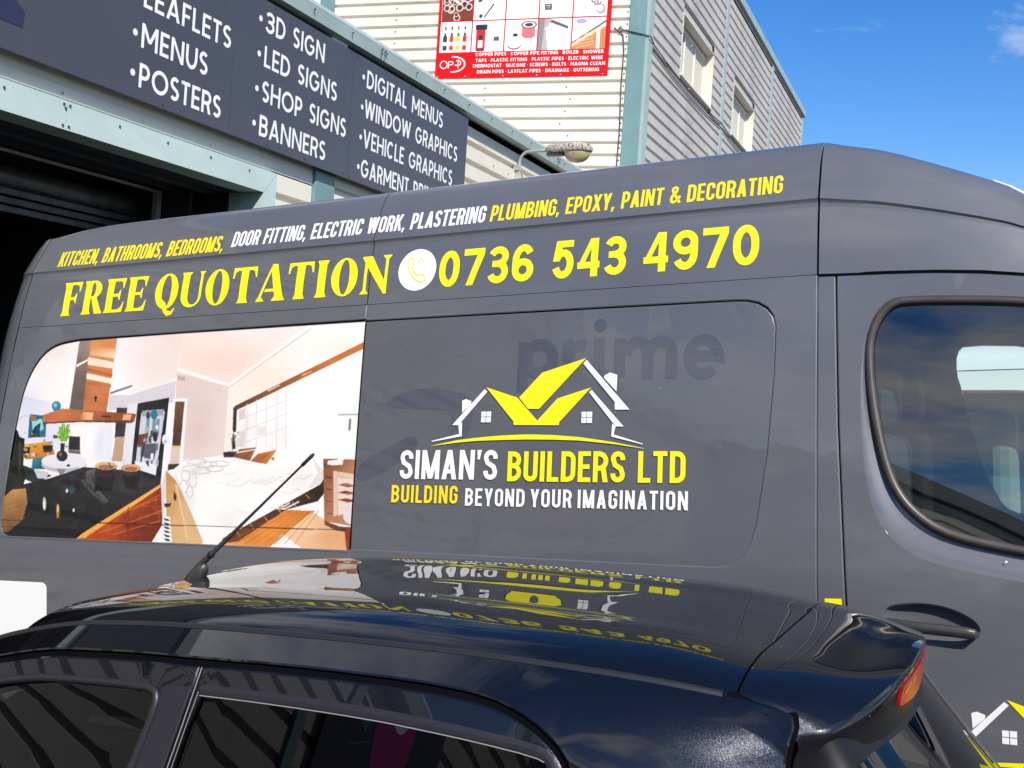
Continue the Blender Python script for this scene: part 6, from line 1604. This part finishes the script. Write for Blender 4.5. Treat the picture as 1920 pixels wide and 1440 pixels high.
    mobj('tailgate_gap', *stripg(resample([(a + .003, b + .001) for a, b in TG], .015, False), .016, mp, -.006), 'black_gap', bd)
    # roof moulding in the ditch
    mpts = [(u, sg_ * (.500 * Nf(u) + .001), Z0 + Qf(u) + .0005) for u in np.linspace(-1.95, -.04, 50)]
    mr = [[(u, y - sg_ * dx, z + dz) for dx, dz in ((.010, -.004), (.006, .0035), (.0, .0045), (-.006, .002), (-.008, -.004))] for u, y, z in mpts]
    mobj('roof_moulding', *gridg(mr), 'moulding', car, smooth=True)
    # lower side, sill, wheels
    rows = [[mp(u, w, 0) for w in (-.655, -.70, -.78, -.9, -1.0, -1.1, -1.2)] for u in np.linspace(-3.0, .28, 26)]
    mobj('lower_side', *gridg(rows), 'car_paint', car, smooth=True)
    for u in (-2.75, -.26):
        t_ = latheg([(.0, .05), (.19, .05), (.20, .02), (.27, 0), (.305, .03), (.31, .09), (.305, .17), (.27, .19)], 28)
        whl = mobj('wheel', [(x + u, sg_ * (.83 - y), z + .31) for x, y, z in t_[0]], t_[1], 'tyre', car, smooth=40)
        t_ = latheg([(.0, .03), (.05, .02), (.07, .05), (.15, .05), (.19, .01), (.2, .03)], 28)
        mobj('rim', [(x + u, sg_ * (.834 - y), z + .31) for x, y, z in t_[0]], t_[1], 'rim', whl, smooth=40)
    mr_ = boxb(-2.32, -2.14, .90, 1.02, .86, .98, .04)
    mobj('door_mirror', [(x, sg_ * y, z) for x, y, z in mr_[0]], mr_[1], 'car_paint', car, smooth=40)

# spoiler: top skin from the roof joint to the trailing edge, then round to the lower edge
Ub = sm([0, .10, .2, .3, .38, .43, .46, .475], [.240, .237, .227, .208, .180, .150, .122, .088])
def sp_row(v):
    a = abs(v); ua = -.014; ub = Ub(a)
    wa = roofz(-.03, max(-.464, min(.464, v))) - .001
    wb = -.020 - .062 * (a / .475) ** 2.2
    if a > .464: wa = Qf(-.02) - .004
    out = [(ua - .003, v, Z0 + wa - .018), (ua - .001, v, Z0 + wa - .003)]
    for k in range(15):
        f = k / 14
        dish = -.010 * math.exp(-((a - .0) / .27) ** 4) * math.exp(-((f - .62) / .26) ** 2)
        w = wa + (wb - wa) * f + .010 * math.sin(math.pi * f) + dish * 1.0
        out.append((ua + (ub - ua) * f, v, Z0 + w))
    for du, dw in ((.006, -.003), (.009, -.009), (.010, -.016), (.006, -.024), (.001, -.036), (-.002, -.050)):
        out.append((ub + du, v * (1 + .0 * du), Z0 + wb + dw))
    for du, dw in ((-.004, -.074), (-.005, -.098), (-.009, -.118), (-.025, -.130), (-.07, -.133)):
        out.append((ub + du, v, Z0 + wb + dw * (1 + .85 * (a / .475) ** 2)))
    return out
vv = list(np.concatenate([-.475 + .475 * (1 - np.cos(np.linspace(0, math.pi / 2, 36))), (.475 - .475 * (1 - np.cos(np.linspace(0, math.pi / 2, 36))))[::-1][1:]]))
rows = [sp_row(v) for v in vv]
e0, e1 = rows[0], rows[-1]
rows = [[(p[0] - .004, p[1] - .004, p[2] - .012) for p in e0]] + rows + [[(p[0] - .004, p[1] + .004, p[2] - .012) for p in e1]]
spo = mobj('rear_spoiler', *gridg([r_[:21] for r_ in rows]), 'car_paint', car, smooth=40)
mobj('spoiler_underside', *gridg([r_[20:] for r_ in rows]), 'under_black', spo, smooth=40)
# high brake lamp in the rear face
def lampmap(v, k, off):
    a = abs(v); ub = Ub(a); wb = -.020 - .062 * (a / .475) ** 2.2
    f = k
    du = np.interp(f, [0, .3, .6, 1], [.006, .001, -.002, -.004]); dw = np.interp(f, [0, .3, .6, 1], [-.022, -.036, -.050, -.086])
    return (ub + du + off, v, Z0 + wb + dw)
lo_ = [(v, .02) for v in np.linspace(-.20, .20, 17)]; hi_ = [(v, .98 - .25 * (abs(v) / .2) ** 2) for v in np.linspace(.20, -.20, 17)]
lmp = mobj('brake_lamp', *plateg(lo_ + hi_, [], lambda a, b, o: lampmap(a, b, o + .006), .03, .006, .002, .03), 'red_lens', spo, smooth=40)
for v0 in (-.16, -.085, -.01, .065, .14):
    mobj('lamp_reflector', *plateg([(v0 - .016, .40), (v0 + .016, .40), (v0 + .013, .60), (v0 - .013, .60)], [], lambda a, b, o: lampmap(a, b, o + .0068), .03, 0), 'amber_lens', lmp)
# tailgate below the spoiler: side returns and glass
def tg_row(w):
    f = (-w - .13) / .6
    ur = .190 + (.42 * f + .10 * max(0, f) ** 2); vg = .462 + .08 * max(0, min(1, f * 1.5)); ug = .070 + .10 * f
    row = []
    for k in range(13):
        a = R(90 * k / 12); row.append((ug + (ur - ug) * math.sin(a) ** .65, -(vg - (vg - .36) * (1 - math.cos(a)) ** 1.3)))
    mid = [(ur + .045 * (1 - (x / .36) ** 2), x) for x in np.linspace(-.32, .32, 13)]
    return [(u, v, Z0 + w) for u, v in row + mid + [(u, -v) for u, v in row[::-1]]]
wsr = [-.09, -.105, -.12, -.14, -.16, -.22, -.30, -.40, -.50, -.60, -.70]
rows = [tg_row(w) for w in wsr]
tgm = gridg(rows)
n_ = len(rows[0]); gl = [f for f in tgm[1] if 8 <= (min(f) % n_) < n_ - 10 and 3 <= min(f) // n_ < 9]
oth = [f for f in tgm[1] if f not in gl]
tgo = mobj('tailgate', tgm[0], oth, 'under_black', car, smooth=40)
used = sorted({i for f in gl for i in f}); ix = {i: k for k, i in enumerate(used)}
mobj('rear_window', [tgm[0][i] for i in used], [tuple(ix[i] for i in f) for f in gl], 'rear_glass', tgo, smooth=True)
edge = [r_[8] for r_ in rows[3:10]]; mobj('window_rubber', *tubeg([(x + .003, y, z) for x, y, z in edge], .006, 6), 'rubber', tgo, smooth=True)
edge = [r_[n_ - 9] for r_ in rows[3:10]]; mobj('window_rubber', *tubeg([(x + .003, y, z) for x, y, z in edge], .006, 6), 'rubber', tgo, smooth=True)
rows = [[(.44, v, Z0 - .70), (.50, v, Z0 - .78), (.52, v, Z0 - .95), (.50, v, Z0 - 1.2)] for v in np.linspace(-.72, .72, 12)]
mobj('rear_bumper', *gridg(rows), 'car_paint', car, smooth=True)
# bonnet and nose
rows = []
for u, z, hw in ((-2.52, -.40, .62), (-2.8, -.44, .70), (-3.1, -.50, .72), (-3.3, -.58, .66), (-3.4, -.72, .58), (-3.42, -1.2, .55)):
    rows.append([(u + .06 * (v ** 2), v * hw, Z0 + z - .05 * v * v) for v in np.linspace(-1, 1, 13)])
mobj('bonnet', *gridg(rows), 'car_paint', car, smooth=True)
for sg_ in (-1, 1):
    w_ = [(-2.5, sg_ * .64, Z0 - .45), (-3.1, sg_ * .74, Z0 - .55), (-3.35, sg_ * .62, Z0 - .72), (-3.35, sg_ * .62, Z0 - 1.2), (-3.0, sg_ * .83, Z0 - 1.2), (-3.0, sg_ * .84, Z0 - .7), (-2.5, sg_ * .80, Z0 - .66)]
    mobj('front_wing', w_, [tuple(range(7))], 'car_paint', car)
mobj('underside', *boxg(-3.3, .45, -.7, .7, .14, .2), 'black_gap', car)
# aerial
ab = [(-1.755, .0), (-1.70, .030)]
bv = latheg([(.001, .062), (.010, .060), (.020, .052), (.030, .036), (.036, .016), (.038, -.02)], 20)
mobj('aerial_base', [(-1.690 + x * .85 + .5 * y, z * .7, Z0 + roofz(-1.69, 0) + y * .72) for x, y, z in bv[0]], bv[1], 'black_plastic', car, smooth=True)
a0 = Vector((-1.682, 0, Z0 + .062)); a1 = Vector((-1.274, 0, Z0 + .384)); d_ = a1 - a0
an = mobj('aerial_mast', *tubeg([a0 + d_ * f for f in (0, .05, .12, .125, .30, .31, .5, .75, .9, .905, .985, 1.0)], [.010, .0092, .0080, .0072, .0064, .0050, .0038, .0031, .0028, .0050, .0050, .003], 10), 'black_plastic', car, smooth=40)
mobj('aerial_collar', *tubeg([a0 + d_ * .115, a0 + d_ * .13], .0105, 12), 'moulding', an)
# cabin
rows = [[(u, v, Z0 + roofz(u, v) - .035) for v in np.linspace(-.46, .46, 9)] for u in np.linspace(-1.80, -.05, 12)]
mobj('headlining', *gridg(rows), 'interior', car, smooth=True)
def cseat(u, v):
    b = join(boxb(u - .06, u + .08, v - .23, v + .23, .62, 1.10, .05), boxb(u - .03, u + .06, v - .12, v + .12, 1.13, 1.30, .04), boxb(u - .52, u, v - .24, v + .24, .50, .66, .05))
    mobj('seat', *b, 'interior', car, smooth=40)
for v in (-.36, .36): cseat(-1.15, v); cseat(-.35, v)
mobj('cabin_floor', *boxg(-2.4, .1, -.66, .66, .40, .48), 'interior', car)
mobj('parcel_shelf', *boxg(-.25, .30, -.48, .48, .86, .88), 'interior', car)
tor = [(-1.98 + .06 * math.sin(R(a)), -.36 + .17 * math.cos(R(a)), .97 + .15 * math.sin(R(a))) for a in range(0, 361, 15)]
mobj('steering_wheel', *tubeg(tor, .015, 8, False), 'satin_black', car, smooth=True)
